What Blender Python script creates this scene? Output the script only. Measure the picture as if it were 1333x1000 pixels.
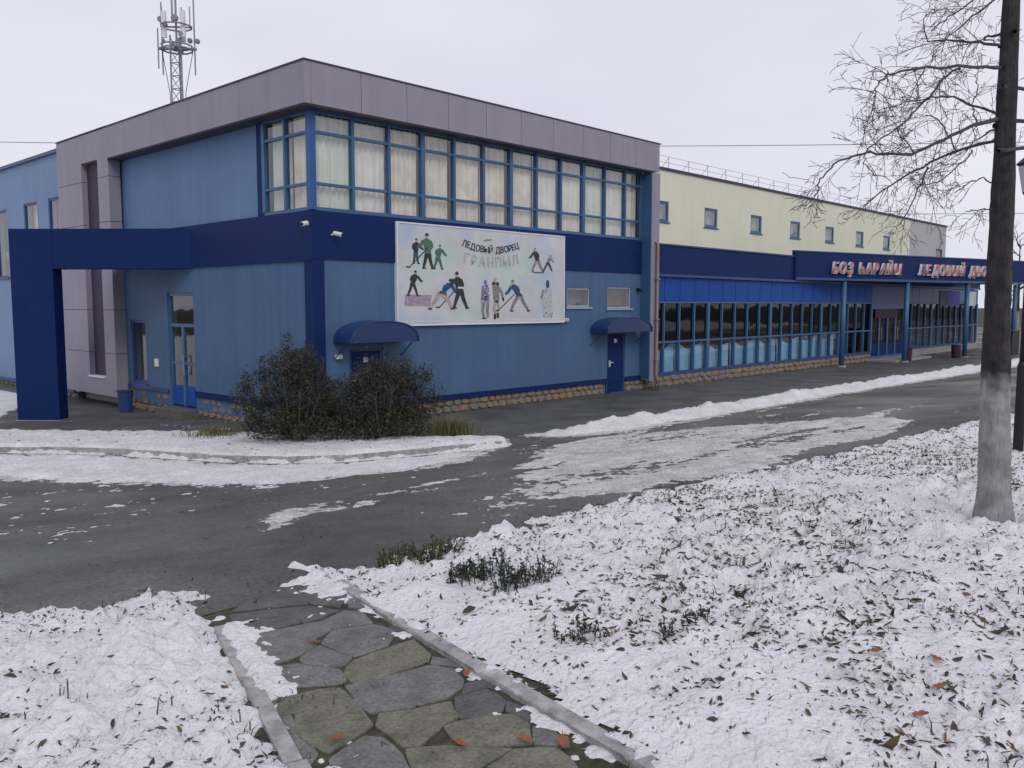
import bpy, math, random
import numpy as np
from mathutils import Vector, Matrix
R = math.radians
random.seed(7)
for o in list(bpy.data.objects): bpy.data.objects.remove(o)
scene = bpy.context.scene
COL = scene.collection

# ------------------------------------------------------------------ camera
cam_d = bpy.data.cameras.new('camera'); cam = bpy.data.objects.new('camera', cam_d); COL.objects.link(cam)
cam_d.sensor_width = 36.0; cam_d.lens = 30.464; cam_d.clip_start = 0.05; cam_d.clip_end = 3000
cr = Vector((0.6850018, -0.7285414, 0)); cu = Vector((0.0662490, 0.0622898, 0.9958569)); cf = Vector((0.7255230, 0.6821638, -0.0909337))
mw = Matrix((cr, cu, -cf)).transposed().to_4x4(); mw.translation = Vector((-10.11892, -15.03729, 2.55))
cam.matrix_world = mw
scene.camera = cam

# ------------------------------------------------------------------ world, sun, exposure
SUN_EL, SUN_AZ = R(38), R(205)
world = bpy.data.worlds.new('World'); scene.world = world; world.use_nodes = True
nt = world.node_tree; nt.nodes.clear()
out = nt.nodes.new('ShaderNodeOutputWorld')
sky = nt.nodes.new('ShaderNodeTexSky'); sky.sky_type = 'NISHITA'; sky.sun_disc = False
sky.sun_elevation = SUN_EL; sky.sun_rotation = SUN_AZ
bg1 = nt.nodes.new('ShaderNodeBackground'); bg1.inputs[1].default_value = 0.07
nt.links.new(sky.outputs[0], bg1.inputs[0])
tc = nt.nodes.new('ShaderNodeTexCoord')
mp = nt.nodes.new('ShaderNodeMapping'); mp.inputs['Scale'].default_value = (1.2, 1.2, 3.0)
nt.links.new(tc.outputs['Generated'], mp.inputs[0])
nz = nt.nodes.new('ShaderNodeTexNoise'); nz.inputs['Scale'].default_value = 1.6; nz.inputs['Detail'].default_value = 4
nt.links.new(mp.outputs[0], nz.inputs['Vector'])
rp = nt.nodes.new('ShaderNodeValToRGB')
rp.color_ramp.elements[0].position = 0.3; rp.color_ramp.elements[0].color = (0.745, 0.735, 0.86, 1)
rp.color_ramp.elements[1].position = 0.7; rp.color_ramp.elements[1].color = (0.87, 0.86, 0.955, 1)
nt.links.new(nz.outputs[0], rp.inputs[0])
bg2 = nt.nodes.new('ShaderNodeBackground'); bg2.inputs[1].default_value = 1.0
nt.links.new(rp.outputs[0], bg2.inputs[0])
mx = nt.nodes.new('ShaderNodeMixShader'); mx.inputs[0].default_value = 0.93
nt.links.new(bg1.outputs[0], mx.inputs[1]); nt.links.new(bg2.outputs[0], mx.inputs[2])
nt.links.new(mx.outputs[0], out.inputs[0])
sd_ = bpy.data.lights.new('sun', 'SUN'); sd_.energy = 0.9; sd_.angle = R(20); sd_.color = (1, 0.97, 0.93)
sun = bpy.data.objects.new('sun', sd_); COL.objects.link(sun)
sv = Vector((math.sin(SUN_AZ)*math.cos(SUN_EL), math.cos(SUN_AZ)*math.cos(SUN_EL), math.sin(SUN_EL)))
sun.rotation_euler = sv.to_track_quat('Z', 'Y').to_euler(); sun.location = (-20, -20, 30)
vs = scene.view_settings
vs.view_transform = 'Standard'; vs.look = 'None'; vs.gamma = 1; vs.exposure = 0.0; vs.use_curve_mapping = False
scene.render.engine = 'CYCLES'

# ------------------------------------------------------------------ materials
def M(name, col, rough=0.8, var=0.1, scale=2.0, bump=0.0, bscale=40.0, spec=0.3, metal=0.0, streak=0.0, island=0.0, grain=0.0, gscale=150.0, bdist=0.02):
    m = bpy.data.materials.new(name); m.use_nodes = True
    n = m.node_tree.nodes; l = m.node_tree.links
    b = n['Principled BSDF']
    b.inputs['Roughness'].default_value = rough; b.inputs['Specular IOR Level'].default_value = spec; b.inputs['Metallic'].default_value = metal
    geo = n.new('ShaderNodeNewGeometry')
    t1 = n.new('ShaderNodeTexNoise'); t1.inputs['Scale'].default_value = scale; t1.inputs['Detail'].default_value = 5; t1.inputs['Roughness'].default_value = 0.6
    l.new(geo.outputs['Position'], t1.inputs['Vector'])
    mr = n.new('ShaderNodeMapRange'); mr.inputs[1].default_value = 0.3; mr.inputs[2].default_value = 0.7
    mr.inputs[3].default_value = 1-var; mr.inputs[4].default_value = 1+var
    l.new(t1.outputs[0], mr.inputs[0])
    val = mr.outputs[0]
    def mul(a, bb):
        k = n.new('ShaderNodeMath'); k.operation = 'MULTIPLY'; l.new(a, k.inputs[0]); l.new(bb, k.inputs[1]); return k.outputs[0]
    if streak:
        mpn = n.new('ShaderNodeMapping'); mpn.inputs['Scale'].default_value = (5, 5, 0.25); l.new(geo.outputs['Position'], mpn.inputs[0])
        t3 = n.new('ShaderNodeTexNoise'); t3.inputs['Scale'].default_value = 1.0; t3.inputs['Detail'].default_value = 4; l.new(mpn.outputs[0], t3.inputs['Vector'])
        m3 = n.new('ShaderNodeMapRange'); m3.inputs[1].default_value = 0.35; m3.inputs[2].default_value = 0.75; m3.inputs[3].default_value = 1+streak*0.4; m3.inputs[4].default_value = 1-streak
        l.new(t3.outputs[0], m3.inputs[0]); val = mul(val, m3.outputs[0])
    if grain:
        t4 = n.new('ShaderNodeTexNoise'); t4.inputs['Scale'].default_value = gscale; t4.inputs['Detail'].default_value = 3; l.new(geo.outputs['Position'], t4.inputs['Vector'])
        m4 = n.new('ShaderNodeMapRange'); m4.inputs[1].default_value = 0.3; m4.inputs[2].default_value = 0.7; m4.inputs[3].default_value = 1-grain; m4.inputs[4].default_value = 1+grain
        l.new(t4.outputs[0], m4.inputs[0]); val = mul(val, m4.outputs[0])
    if island:
        m5 = n.new('ShaderNodeMapRange'); m5.inputs[3].default_value = 1-island; m5.inputs[4].default_value = 1+island
        l.new(geo.outputs['Random Per Island'], m5.inputs[0]); val = mul(val, m5.outputs[0])
    sc = n.new('ShaderNodeVectorMath'); sc.operation = 'SCALE'; sc.inputs[0].default_value = col[:3]
    l.new(val, sc.inputs['Scale']); l.new(sc.outputs[0], b.inputs['Base Color'])
    if bump:
        t2 = n.new('ShaderNodeTexNoise'); t2.inputs['Scale'].default_value = bscale; t2.inputs['Detail'].default_value = 6; l.new(geo.outputs['Position'], t2.inputs['Vector'])
        bp = n.new('ShaderNodeBump'); bp.inputs['Strength'].default_value = min(bump, 1); bp.inputs['Distance'].default_value = bdist; l.new(t2.outputs[0], bp.inputs['Height']); l.new(bp.outputs[0], b.inputs['Normal'])
    m['sc'] = sc.name
    return m

def ramp_island(m, cols):
    """recolour a material by the random value of each island"""
    n = m.node_tree.nodes; l = m.node_tree.links
    geo = [x for x in n if x.type == 'NEW_GEOMETRY'][0]
    r = n.new('ShaderNodeValToRGB'); r.color_ramp.interpolation = 'CONSTANT'
    els = r.color_ramp.elements
    while len(els) < len(cols): els.new(0.5)
    for i, c in enumerate(cols):
        els[i].position = i/len(cols); els[i].color = (*c, 1)
    l.new(geo.outputs['Random Per Island'], r.inputs[0]); l.new(r.outputs[0], n[m['sc']].inputs[0])
    return m

def glass_mat(name, tint, refl=0.1, dirt=0.0):
    m = bpy.data.materials.new(name); m.use_nodes = True
    n = m.node_tree.nodes; l = m.node_tree.links; n.clear()
    o = n.new('ShaderNodeOutputMaterial'); tr = n.new('ShaderNodeBsdfTransparent'); tr.inputs[0].default_value = (*tint, 1)
    gl = n.new('ShaderNodeBsdfGlossy'); gl.inputs['Roughness'].default_value = 0.03
    geo = n.new('ShaderNodeNewGeometry'); t = n.new('ShaderNodeTexNoise'); t.inputs['Scale'].default_value = 0.9; l.new(geo.outputs['Position'], t.inputs['Vector'])
    bp = n.new('ShaderNodeBump'); bp.inputs['Strength'].default_value = 0.12; bp.inputs['Distance'].default_value = 0.05; l.new(t.outputs[0], bp.inputs['Height']); l.new(bp.outputs[0], gl.inputs['Normal'])
    fr = n.new('ShaderNodeFresnel'); fr.inputs[0].default_value = 1.5
    ad0 = n.new('ShaderNodeMath'); ad0.operation = 'ADD'; ad0.inputs[1].default_value = refl; l.new(fr.outputs[0], ad0.inputs[0])
    inv = n.new('ShaderNodeMath'); inv.operation = 'SUBTRACT'; inv.inputs[0].default_value = 1.0; l.new(geo.outputs['Backfacing'], inv.inputs[1])
    ad = n.new('ShaderNodeMath'); ad.operation = 'MULTIPLY'; l.new(ad0.outputs[0], ad.inputs[0]); l.new(inv.outputs[0], ad.inputs[1])
    mxs = n.new('ShaderNodeMixShader'); l.new(ad.outputs[0], mxs.inputs[0]); l.new(tr.outputs[0], mxs.inputs[1]); l.new(gl.outputs[0], mxs.inputs[2])
    l.new(mxs.outputs[0], o.inputs[0])
    return m

MAT = dict(
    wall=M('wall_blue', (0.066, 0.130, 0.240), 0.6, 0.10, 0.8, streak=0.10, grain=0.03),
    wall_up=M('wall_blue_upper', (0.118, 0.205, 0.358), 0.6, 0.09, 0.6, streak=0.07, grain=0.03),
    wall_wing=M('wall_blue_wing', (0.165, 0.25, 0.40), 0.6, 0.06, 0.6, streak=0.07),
    navy=M('navy_panel', (0.0050, 0.020, 0.098), 0.6, 0.12, 0.9, spec=0.15, streak=0.08),
    navy_mid=M('navy_frame', (0.022, 0.055, 0.17), 0.4, 0.1, 2.0, spec=0.4),
    blue_post=M('blue_post', (0.02, 0.085, 0.28), 0.4, 0.08, 2.0, spec=0.4),
    frame=M('blue_frame', (0.040, 0.110, 0.225), 0.4, 0.1, 2.0, spec=0.4),
    bright=M('blue_panel', (0.010, 0.062, 0.29), 0.5, 0.12, 1.5, spec=0.15),
    grey=M('grey_cladding', (0.265, 0.248, 0.302), 0.55, 0.06, 1.2, spec=0.4, streak=0.06),
    grey_dark=M('grey_trim', (0.06, 0.052, 0.075), 0.6, 0.1),
    slot=M('plum_slot', (0.048, 0.032, 0.062), 0.6, 0.1),
    yellow=M('yellow_panel', (0.70, 0.70, 0.55), 0.6, 0.04, 0.5, streak=0.04),
    hallgrey=M('hall_grey_panel', (0.42, 0.42, 0.43), 0.6, 0.05, 0.5),
    white=M('white_paint', (0.72, 0.72, 0.74), 0.5, 0.05),
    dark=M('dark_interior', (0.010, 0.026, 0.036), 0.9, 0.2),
    room=M('interior_wall', (0.30, 0.29, 0.27), 0.9, 0.2),
    roof=M('roof_felt', (0.10, 0.10, 0.105), 0.9, 0.15),
    concrete=M('concrete', (0.30, 0.29, 0.285), 0.9, 0.2, 5.0, bump=0.5, bscale=60, grain=0.2),
    kerb=M('kerb_concrete', (0.33, 0.325, 0.32), 0.9, 0.4, 9.0, bump=0.5, bscale=50, grain=0.2),
    mortar=M('mortar', (0.12, 0.11, 0.10), 0.95, 0.2, 8.0, bump=0.4),
    metal=M('galvanised_steel', (0.26, 0.26, 0.31), 0.5, 0.1, metal=0.3),
    dmetal=M('dark_metal', (0.035, 0.035, 0.045), 0.5, 0.1),
    black=M('black_metal', (0.012, 0.012, 0.014), 0.5, 0.1),
    pipe=M('brown_downpipe', (0.24, 0.17, 0.145), 0.5, 0.15, 2.0),
    hood=M('hood_polycarbonate', (0.012, 0.032, 0.115), 0.3, 0.1, 3.0, spec=0.5),
    red=M('letter_red', (0.50, 0.105, 0.075), 0.4, 0.08),
    glass=glass_mat('window_glass', (0.94, 0.94, 0.92), 0.10),
    glass_dark=glass_mat('tinted_glass', (0.28, 0.40, 0.48), 0.0),
    curtain=M('curtain_cloth', (0.82, 0.785, 0.72), 0.9, 0.16, 2.5),
    curtain_w=M('curtain_cloth_pale', (0.86, 0.86, 0.84), 0.9, 0.12, 2.5),
    curtain_g=M('curtain_cloth_green', (0.74, 0.82, 0.76), 0.9, 0.1, 1.5),
    drape=M('lower_drape', (0.27, 0.53, 0.80), 0.9, 0.2, 1.2),
    stone_a=M('plinth_stone_tan', (0.235, 0.19, 0.13), 0.9, 0.25, 7, bump=0.6, bscale=30),
    stone_b=M('plinth_stone_grey', (0.20, 0.18, 0.155), 0.9, 0.25, 7, bump=0.6, bscale=30),
    stone_c=M('plinth_stone_rust', (0.29, 0.17, 0.11), 0.9, 0.25, 7, bump=0.6, bscale=30),
    flag_a=M('flagstone_grey', (0.150, 0.150, 0.143), 0.75, 0.28, 7, bump=0.6, bscale=22, grain=0.28, gscale=60),
    flag_b=M('flagstone_olive', (0.145, 0.145, 0.108), 0.78, 0.3, 7, bump=0.6, bscale=22, grain=0.28, gscale=60),
    flag_c=M('flagstone_dark', (0.095, 0.096, 0.094), 0.65, 0.28, 7, bump=0.6, bscale=22, grain=0.28, gscale=60),
    joint=M('path_joint', (0.058, 0.057, 0.038), 0.95, 0.5, 14, bump=0.6, bscale=60),
    soil=M('lawn_soil', (0.05, 0.05, 0.035), 0.95, 0.35, 5, bump=0.8, bscale=30),
    asphalt=M('asphalt', (0.088, 0.089, 0.085), 0.65, 0.38, 0.9, bump=0.6, bscale=70, grain=0.35, gscale=28, spec=0.35),
    snow=M('snow', (0.73, 0.73, 0.75), 0.65, 0.09, 2.5, bump=1.0, bscale=24, spec=0.2, grain=0.06, gscale=60, bdist=0.045),
    snow_road=M('roadside_snow', (0.65, 0.65, 0.66), 0.7, 0.14, 2.0, bump=1.0, bscale=26, spec=0.2, grain=0.16, gscale=35, bdist=0.04),
    slush=M('trodden_snow', (0.47, 0.465, 0.465), 0.75, 0.28, 3.0, bump=0.6, bscale=45, grain=0.25, gscale=30),
    leaf=M('fallen_leaf', (0.1, 0.1, 0.1), 0.8, 0.25, 20),
    leaf_red=M('russet_leaf', (0.24, 0.085, 0.04), 0.8, 0.2, 20),
    bush=M('bush_leaf', (0.022, 0.026, 0.017), 0.8, 0.3, 6),
    bush_low=M('bush_low_leaf', (0.075, 0.073, 0.022), 0.8, 0.3, 6),
    straw=M('dry_grass', (0.135, 0.13, 0.055), 0.9, 0.3, 6, island=0.4),
    grass=M('dark_grass', (0.055, 0.062, 0.025), 0.9, 0.3, 6, island=0.5),
    sprig=M('sprig', (0.038, 0.048, 0.035), 0.85, 0.3, 8, island=0.5),
    sprig_g=M('sprig_green', (0.07, 0.085, 0.022), 0.85, 0.3, 8, island=0.5),
    bark=M('bark', (0.044, 0.041, 0.040), 0.95, 0.45, 12, bump=1.0, bscale=28, streak=0.3),
    twig=M('twig', (0.075, 0.068, 0.072), 0.9, 0.2, 10),
)
ramp_island(MAT['leaf'], [(0.05, 0.047, 0.036), (0.07, 0.06, 0.045), (0.035, 0.036, 0.03), (0.09, 0.07, 0.05), (0.06, 0.062, 0.04), (0.045, 0.04, 0.036), (0.075, 0.068, 0.06), (0.15, 0.075, 0.04), (0.11, 0.085, 0.045)])
ramp_island(MAT['bush'], [(0.038, 0.042, 0.034), (0.055, 0.06, 0.045), (0.026, 0.03, 0.027), (0.07, 0.075, 0.042), (0.055, 0.05, 0.047)])
ramp_island(MAT['bush_low'], [(0.075, 0.073, 0.022), (0.10, 0.095, 0.04), (0.05, 0.05, 0.02), (0.04, 0.04, 0.03)])

a_ = MAT['asphalt'].node_tree; ag = [x for x in a_.nodes if x.type == 'NEW_GEOMETRY'][0]
an = a_.nodes.new('ShaderNodeTexNoise'); an.inputs['Scale'].default_value = 0.5; an.inputs['Detail'].default_value = 6; a_.links.new(ag.outputs['Position'], an.inputs['Vector'])
ar = a_.nodes.new('ShaderNodeMapRange'); ar.inputs[1].default_value = 0.38; ar.inputs[2].default_value = 0.62; ar.inputs[3].default_value = 0.34; ar.inputs[4].default_value = 0.85
a_.links.new(an.outputs[0], ar.inputs[0]); a_.links.new(ar.outputs[0], a_.nodes['Principled BSDF'].inputs['Roughness'])
b_ = MAT['bark'].node_tree; bg_ = [x for x in b_.nodes if x.type == 'NEW_GEOMETRY'][0]; bm_ = b_.nodes.new('ShaderNodeMapping'); bm_.inputs['Scale'].default_value = (1, 1, 0.14); b_.links.new(bg_.outputs['Position'], bm_.inputs[0])
bn_ = [x for x in b_.nodes if x.type == 'BUMP'][0]; b_.links.new(bm_.outputs[0], bn_.inputs['Height'].links[0].from_node.inputs['Vector']); bn_.inputs['Height'].links[0].from_node.inputs['Scale'].default_value = 55; bn_.inputs['Distance'].default_value = 0.03
# whitewash on the lower trunk: paint with a ragged upper edge
mb_ = MAT['bark']; n_ = mb_.node_tree.nodes; l_ = mb_.node_tree.links
geo_ = [x for x in n_ if x.type == 'NEW_GEOMETRY'][0]
sx_ = n_.new('ShaderNodeSeparateXYZ'); l_.new(geo_.outputs['Position'], sx_.inputs[0])
wn_ = n_.new('ShaderNodeTexNoise'); wn_.inputs['Scale'].default_value = 9; wn_.inputs['Detail'].default_value = 6; l_.new(geo_.outputs['Position'], wn_.inputs['Vector'])
ma_ = n_.new('ShaderNodeMath'); ma_.operation = 'MULTIPLY_ADD'; ma_.inputs[1].default_value = 0.22; l_.new(wn_.outputs[0], ma_.inputs[0]); l_.new(sx_.outputs[2], ma_.inputs[2])
mr_ = n_.new('ShaderNodeMapRange'); mr_.inputs[1].default_value = 2.02; mr_.inputs[2].default_value = 2.16; mr_.inputs[3].default_value = 1; mr_.inputs[4].default_value = 0; l_.new(ma_.outputs[0], mr_.inputs[0])
wr_ = n_.new('ShaderNodeMapRange'); wr_.inputs[1].default_value = 0.62; wr_.inputs[2].default_value = 0.36; l_.new(wn_.outputs[0], wr_.inputs[0]); wr_.inputs[3].default_value = 0.6; wr_.inputs[4].default_value = 1.0
mm_ = n_.new('ShaderNodeMath'); mm_.operation = 'MULTIPLY'; l_.new(mr_.outputs[0], mm_.inputs[0]); l_.new(wr_.outputs[0], mm_.inputs[1])
mc_ = n_.new('ShaderNodeMix'); mc_.data_type = 'RGBA'; l_.new(mm_.outputs[0], mc_.inputs[0])
l_.new(n_[mb_['sc']].outputs[0], mc_.inputs[6]); mc_.inputs[7].default_value = (0.34, 0.335, 0.34, 1)
l_.new(mc_.outputs[2], n_['Principled BSDF'].inputs['Base Color'])

# ------------------------------------------------------------------ helpers
WL = {}
class MB:
    def __init__(s): s.v = []; s.f = []
    def face(s, pts):
        i = len(s.v); s.v += [tuple(p) for p in pts]; s.f.append(tuple(range(i, i+len(pts))))
    def box(s, x0, x1, y0, y1, z0, z1):
        i = len(s.v); s.v += [(x, y, z) for z in (z0, z1) for y in (y0, y1) for x in (x0, x1)]
        s.f += [(i, i+2, i+3, i+1), (i+4, i+5, i+7, i+6), (i, i+1, i+5, i+4), (i+2, i+6, i+7, i+3), (i, i+4, i+6, i+2), (i+1, i+3, i+7, i+5)]
    def prism(s, base, top):
        n = len(base); i = len(s.v); s.v += [tuple(p) for p in base]+[tuple(p) for p in top]
        s.f.append(tuple(range(i+n-1, i-1, -1))); s.f.append(tuple(range(i+n, i+2*n)))
        for k in range(n): s.f.append((i+k, i+(k+1) % n, i+n+(k+1) % n, i+n+k))
    def tube(s, pts, rad, k=6, cap=True):
        pts = [Vector(p) for p in pts]; i0 = len(s.v); n = len(pts)
        ref = Vector((0.31, 0.95, 0.07))
        for j, p in enumerate(pts):
            d = (pts[min(j+1, n-1)]-pts[max(j-1, 0)])
            d = d.normalized() if d.length > 1e-9 else Vector((0, 0, 1))
            a = d.cross(ref)
            if a.length < 0.1: a = d.cross(Vector((1, 0, 0)))
            a.normalize(); b = d.cross(a)
            r = rad[j] if isinstance(rad, (list, tuple)) else rad
            for q in range(k):
                t = 2*math.pi*q/k; s.v.append(tuple(p+a*(r*math.cos(t))+b*(r*math.sin(t))))
        for j in range(n-1):
            for q in range(k):
                s.f.append((i0+j*k+q, i0+j*k+(q+1) % k, i0+(j+1)*k+(q+1) % k, i0+(j+1)*k+q))
        if cap:
            s.f.append(tuple(i0+q for q in range(k-1, -1, -1))); s.f.append(tuple(i0+(n-1)*k+q for q in range(k)))
    def build(s, name, mat, parent=None, smooth=False, bev=0):
        a = np.array(s.v, float); lo = a.min(0); hi = a.max(0)
        c = np.array([(lo[0]+hi[0])/2, (lo[1]+hi[1])/2, lo[2]])
        me = bpy.data.meshes.new(name); me.from_pydata((a-c).tolist(), [], s.f); me.update()
        if smooth: me.polygons.foreach_set('use_smooth', [True]*len(me.polygons))
        return link(name, me, mat, parent, c, bev)

def link(name, me, mat, parent, c, bev=0, rot=None):
    o = bpy.data.objects.new(name, me); COL.objects.link(o)
    if mat is not None and (len(me.materials) == 0): me.materials.append(MAT[mat] if isinstance(mat, str) else mat)
    c = np.array(c, float)
    if parent is not None:
        o.parent = parent; o.location = tuple(c-WL[parent.name])
    else: o.location = tuple(c)
    if rot: o.rotation_euler = rot
    WL[o.name] = c
    if bev:
        b = o.modifiers.new('bevel', 'BEVEL'); b.width = bev; b.segments = 2; b.limit_method = 'ANGLE'
    return o

_bc = {}
def bx(name, x0, x1, y0, y1, z0, z1, mat, parent=None, bev=0):
    d = (round(x1-x0, 4), round(y1-y0, 4), round(z1-z0, 4)); key = (d, mat if isinstance(mat, str) else mat.name)
    if key not in _bc:
        m = MB(); m.box(-d[0]/2, d[0]/2, -d[1]/2, d[1]/2, 0, d[2])
        me = bpy.data.meshes.new(name); me.from_pydata(m.v, [], m.f); me.update(); _bc[key] = me
    return link(name, _bc[key], mat, parent, ((x0+x1)/2, (y0+y1)/2, z0), bev)

def thing(name, label, cat, loc, group=None):
    o = bpy.data.objects.new(name, None); COL.objects.link(o); o.location = loc; o.empty_display_size = 0.2
    WL[o.name] = np.array(loc, float)
    return tag(o, label, cat, group)
def tag(o, label=None, cat=None, group=None, kind=None):
    if label: o['label'] = label
    if cat: o['category'] = cat
    if group: o['group'] = group
    if kind: o['kind'] = kind
    return o
def np_mesh(name, V, F, mat, smooth=False, parent=None):
    V = np.asarray(V, float); F = np.asarray(F, int)
    lo = V.min(0); hi = V.max(0); c = np.array([(lo[0]+hi[0])/2, (lo[1]+hi[1])/2, lo[2]])
    me = bpy.data.meshes.new(name); n = len(F); k = F.shape[1]
    me.vertices.add(len(V)); me.vertices.foreach_set('co', (V-c).astype(np.float32).ravel())
    me.loops.add(n*k); me.loops.foreach_set('vertex_index', F.astype(np.int32).ravel())
    me.polygons.add(n); me.polygons.foreach_set('loop_start', np.arange(0, n*k, k, dtype=np.int32))
    if smooth: me.polygons.foreach_set('use_smooth', np.ones(n, dtype=bool))
    me.update(calc_edges=True); me.validate()
    return link(name, me, mat, parent, c)

# value noise
def _h(ix, iy, s):
    n = (ix.astype(np.int64)*374761393+iy.astype(np.int64)*668265263+s*1274126177) & 0x7fffffff
    n = ((n ^ (n >> 13))*1274126177) & 0x7fffffff
    return ((n ^ (n >> 16)) & 0xffff)/65535.0
def vn(x, y, s=0):
    x = np.asarray(x, float); y = np.asarray(y, float)
    ix = np.floor(x); iy = np.floor(y); fx = x-ix; fy = y-iy; fx = fx*fx*(3-2*fx); fy = fy*fy*(3-2*fy)
    return (_h(ix, iy, s)*(1-fx)+_h(ix+1, iy, s)*fx)*(1-fy)+(_h(ix, iy+1, s)*(1-fx)+_h(ix+1, iy+1, s)*fx)*fy
def fbm(x, y, f, s=0, o=4):
    r = 0; a = 1; t = 0
    for k in range(o):
        r = r+a*(vn(np.asarray(x)*f+17.3*k, np.asarray(y)*f-9.1*k, s+k)-0.5); t += a; a *= 0.55; f *= 2.1
    return r/t*2          # about -1..1
def ss(t): t = np.clip(t, 0, 1); return t*t*(3-2*t)
def terrain(x, y):
    x = np.asarray(x, float); y = np.asarray(y, float)
    t = np.clip((-2.0-y)/11.5, 0, 1)
    z = 0.9*(0.5*t*t*(3-2*t)+0.5*t)
    return z-0.3*ss((y+1)/9)*ss((6-x)/4)
def tz(x, y): return float(terrain(x, y))
def sdist(poly, X, Y):
    """signed distance, positive inside"""
    p = np.array(poly, float); n = len(p); d = np.full(X.shape, 1e9); ins = np.zeros(X.shape, bool)
    for i in range(n):
        a = p[i]; b = p[(i+1) % n]; e = b-a; L = (e**2).sum()
        t = np.clip(((X-a[0])*e[0]+(Y-a[1])*e[1])/max(L, 1e-9), 0, 1)
        d = np.minimum(d, np.hypot(X-a[0]-t*e[0], Y-a[1]-t*e[1]))
        c = ((a[1] > Y) != (b[1] > Y)) & (X < (b[0]-a[0])*(Y-a[1])/((b[1]-a[1]) if abs(b[1]-a[1]) > 1e-9 else 1e-9)+a[0])
        ins ^= c
    return np.where(ins, d, -d)
def heightfield(name, xs, ys, hf, mat, cut=-0.012, base=0.0, **kw):
    X, Y = np.meshgrid(xs, ys); H = hf(X, Y); Z = terrain(X, Y)+base+H
    nx = len(xs); ny = len(ys); idx = np.arange(nx*ny).reshape(ny, nx)
    F = np.stack([idx[:-1, :-1], idx[:-1, 1:], idx[1:, 1:], idx[1:, :-1]], -1).reshape(-1, 4)
    keep = (H.ravel()[F] > cut).any(1); F = F[keep]
    used = np.unique(F); remap = -np.ones(nx*ny, int); remap[used] = np.arange(len(used))
    V = np.stack([X.ravel(), Y.ravel(), Z.ravel()], -1)[used]
    o = np_mesh(name, V, remap[F], mat, smooth=True)
    return tag(o, **kw)
def axis(a, b, c, d0, grow):
    """coordinates from a to b with the finest step d0 near c"""
    r = [c]; st = d0
    while r[-1] < b: r.append(r[-1]+st); st = d0+grow*(r[-1]-c)
    l = [c]; st = d0
    while l[-1] > a: l.append(l[-1]-st); st = d0+grow*(c-l[-1])
    return np.array(l[::-1]+r[1:])
# ------------------------------------------------------------------ ground, road, path
gx = axis(-700, 700, -6, 0.5, 0.12); gy = axis(-700, 700, -8, 0.5, 0.12)
heightfield('ground', gx, gy, lambda X, Y: 0*X, 'soil', base=-0.02, kind='structure')
LAWN_EDGE = ([-9.6, -6.75, -6.4, -5.2, -3.6, -2.5, -0.1, 2.4, 4.9, 6.4, 14, 40, 90], [-9.9, -9.92, -10.08, -9.98, -10.05, -10.15, -10.5, -10.85, -11.15, -11.4, -12.2, -14.5, -18])
def road_mesh():
    xs = np.concatenate([np.arange(-60, -12, 2.0), np.arange(-12, 14, 0.25), np.arange(14, 100, 1.5)])
    ts = np.linspace(0, 1, 90)
    V = []
    for x in xs:
        y0 = np.interp(x, *LAWN_EDGE)-0.3
        if x < -8.2: y0 = -9.6+(x+8.2)*-0.9 if x > -30 else 9.0
        ys = y0+(26-y0)*ts**1.5
        for y in ys: V.append((x, y, tz(x, y)+0.006))
    n = len(ts); F = []
    for i in range(len(xs)-1):
        for j in range(n-1): a = i*n+j; F.append((a, a+n, a+n+1, a+1))
    return tag(np_mesh('road', V, F, 'asphalt', smooth=True), kind='structure')
road_mesh()
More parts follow.
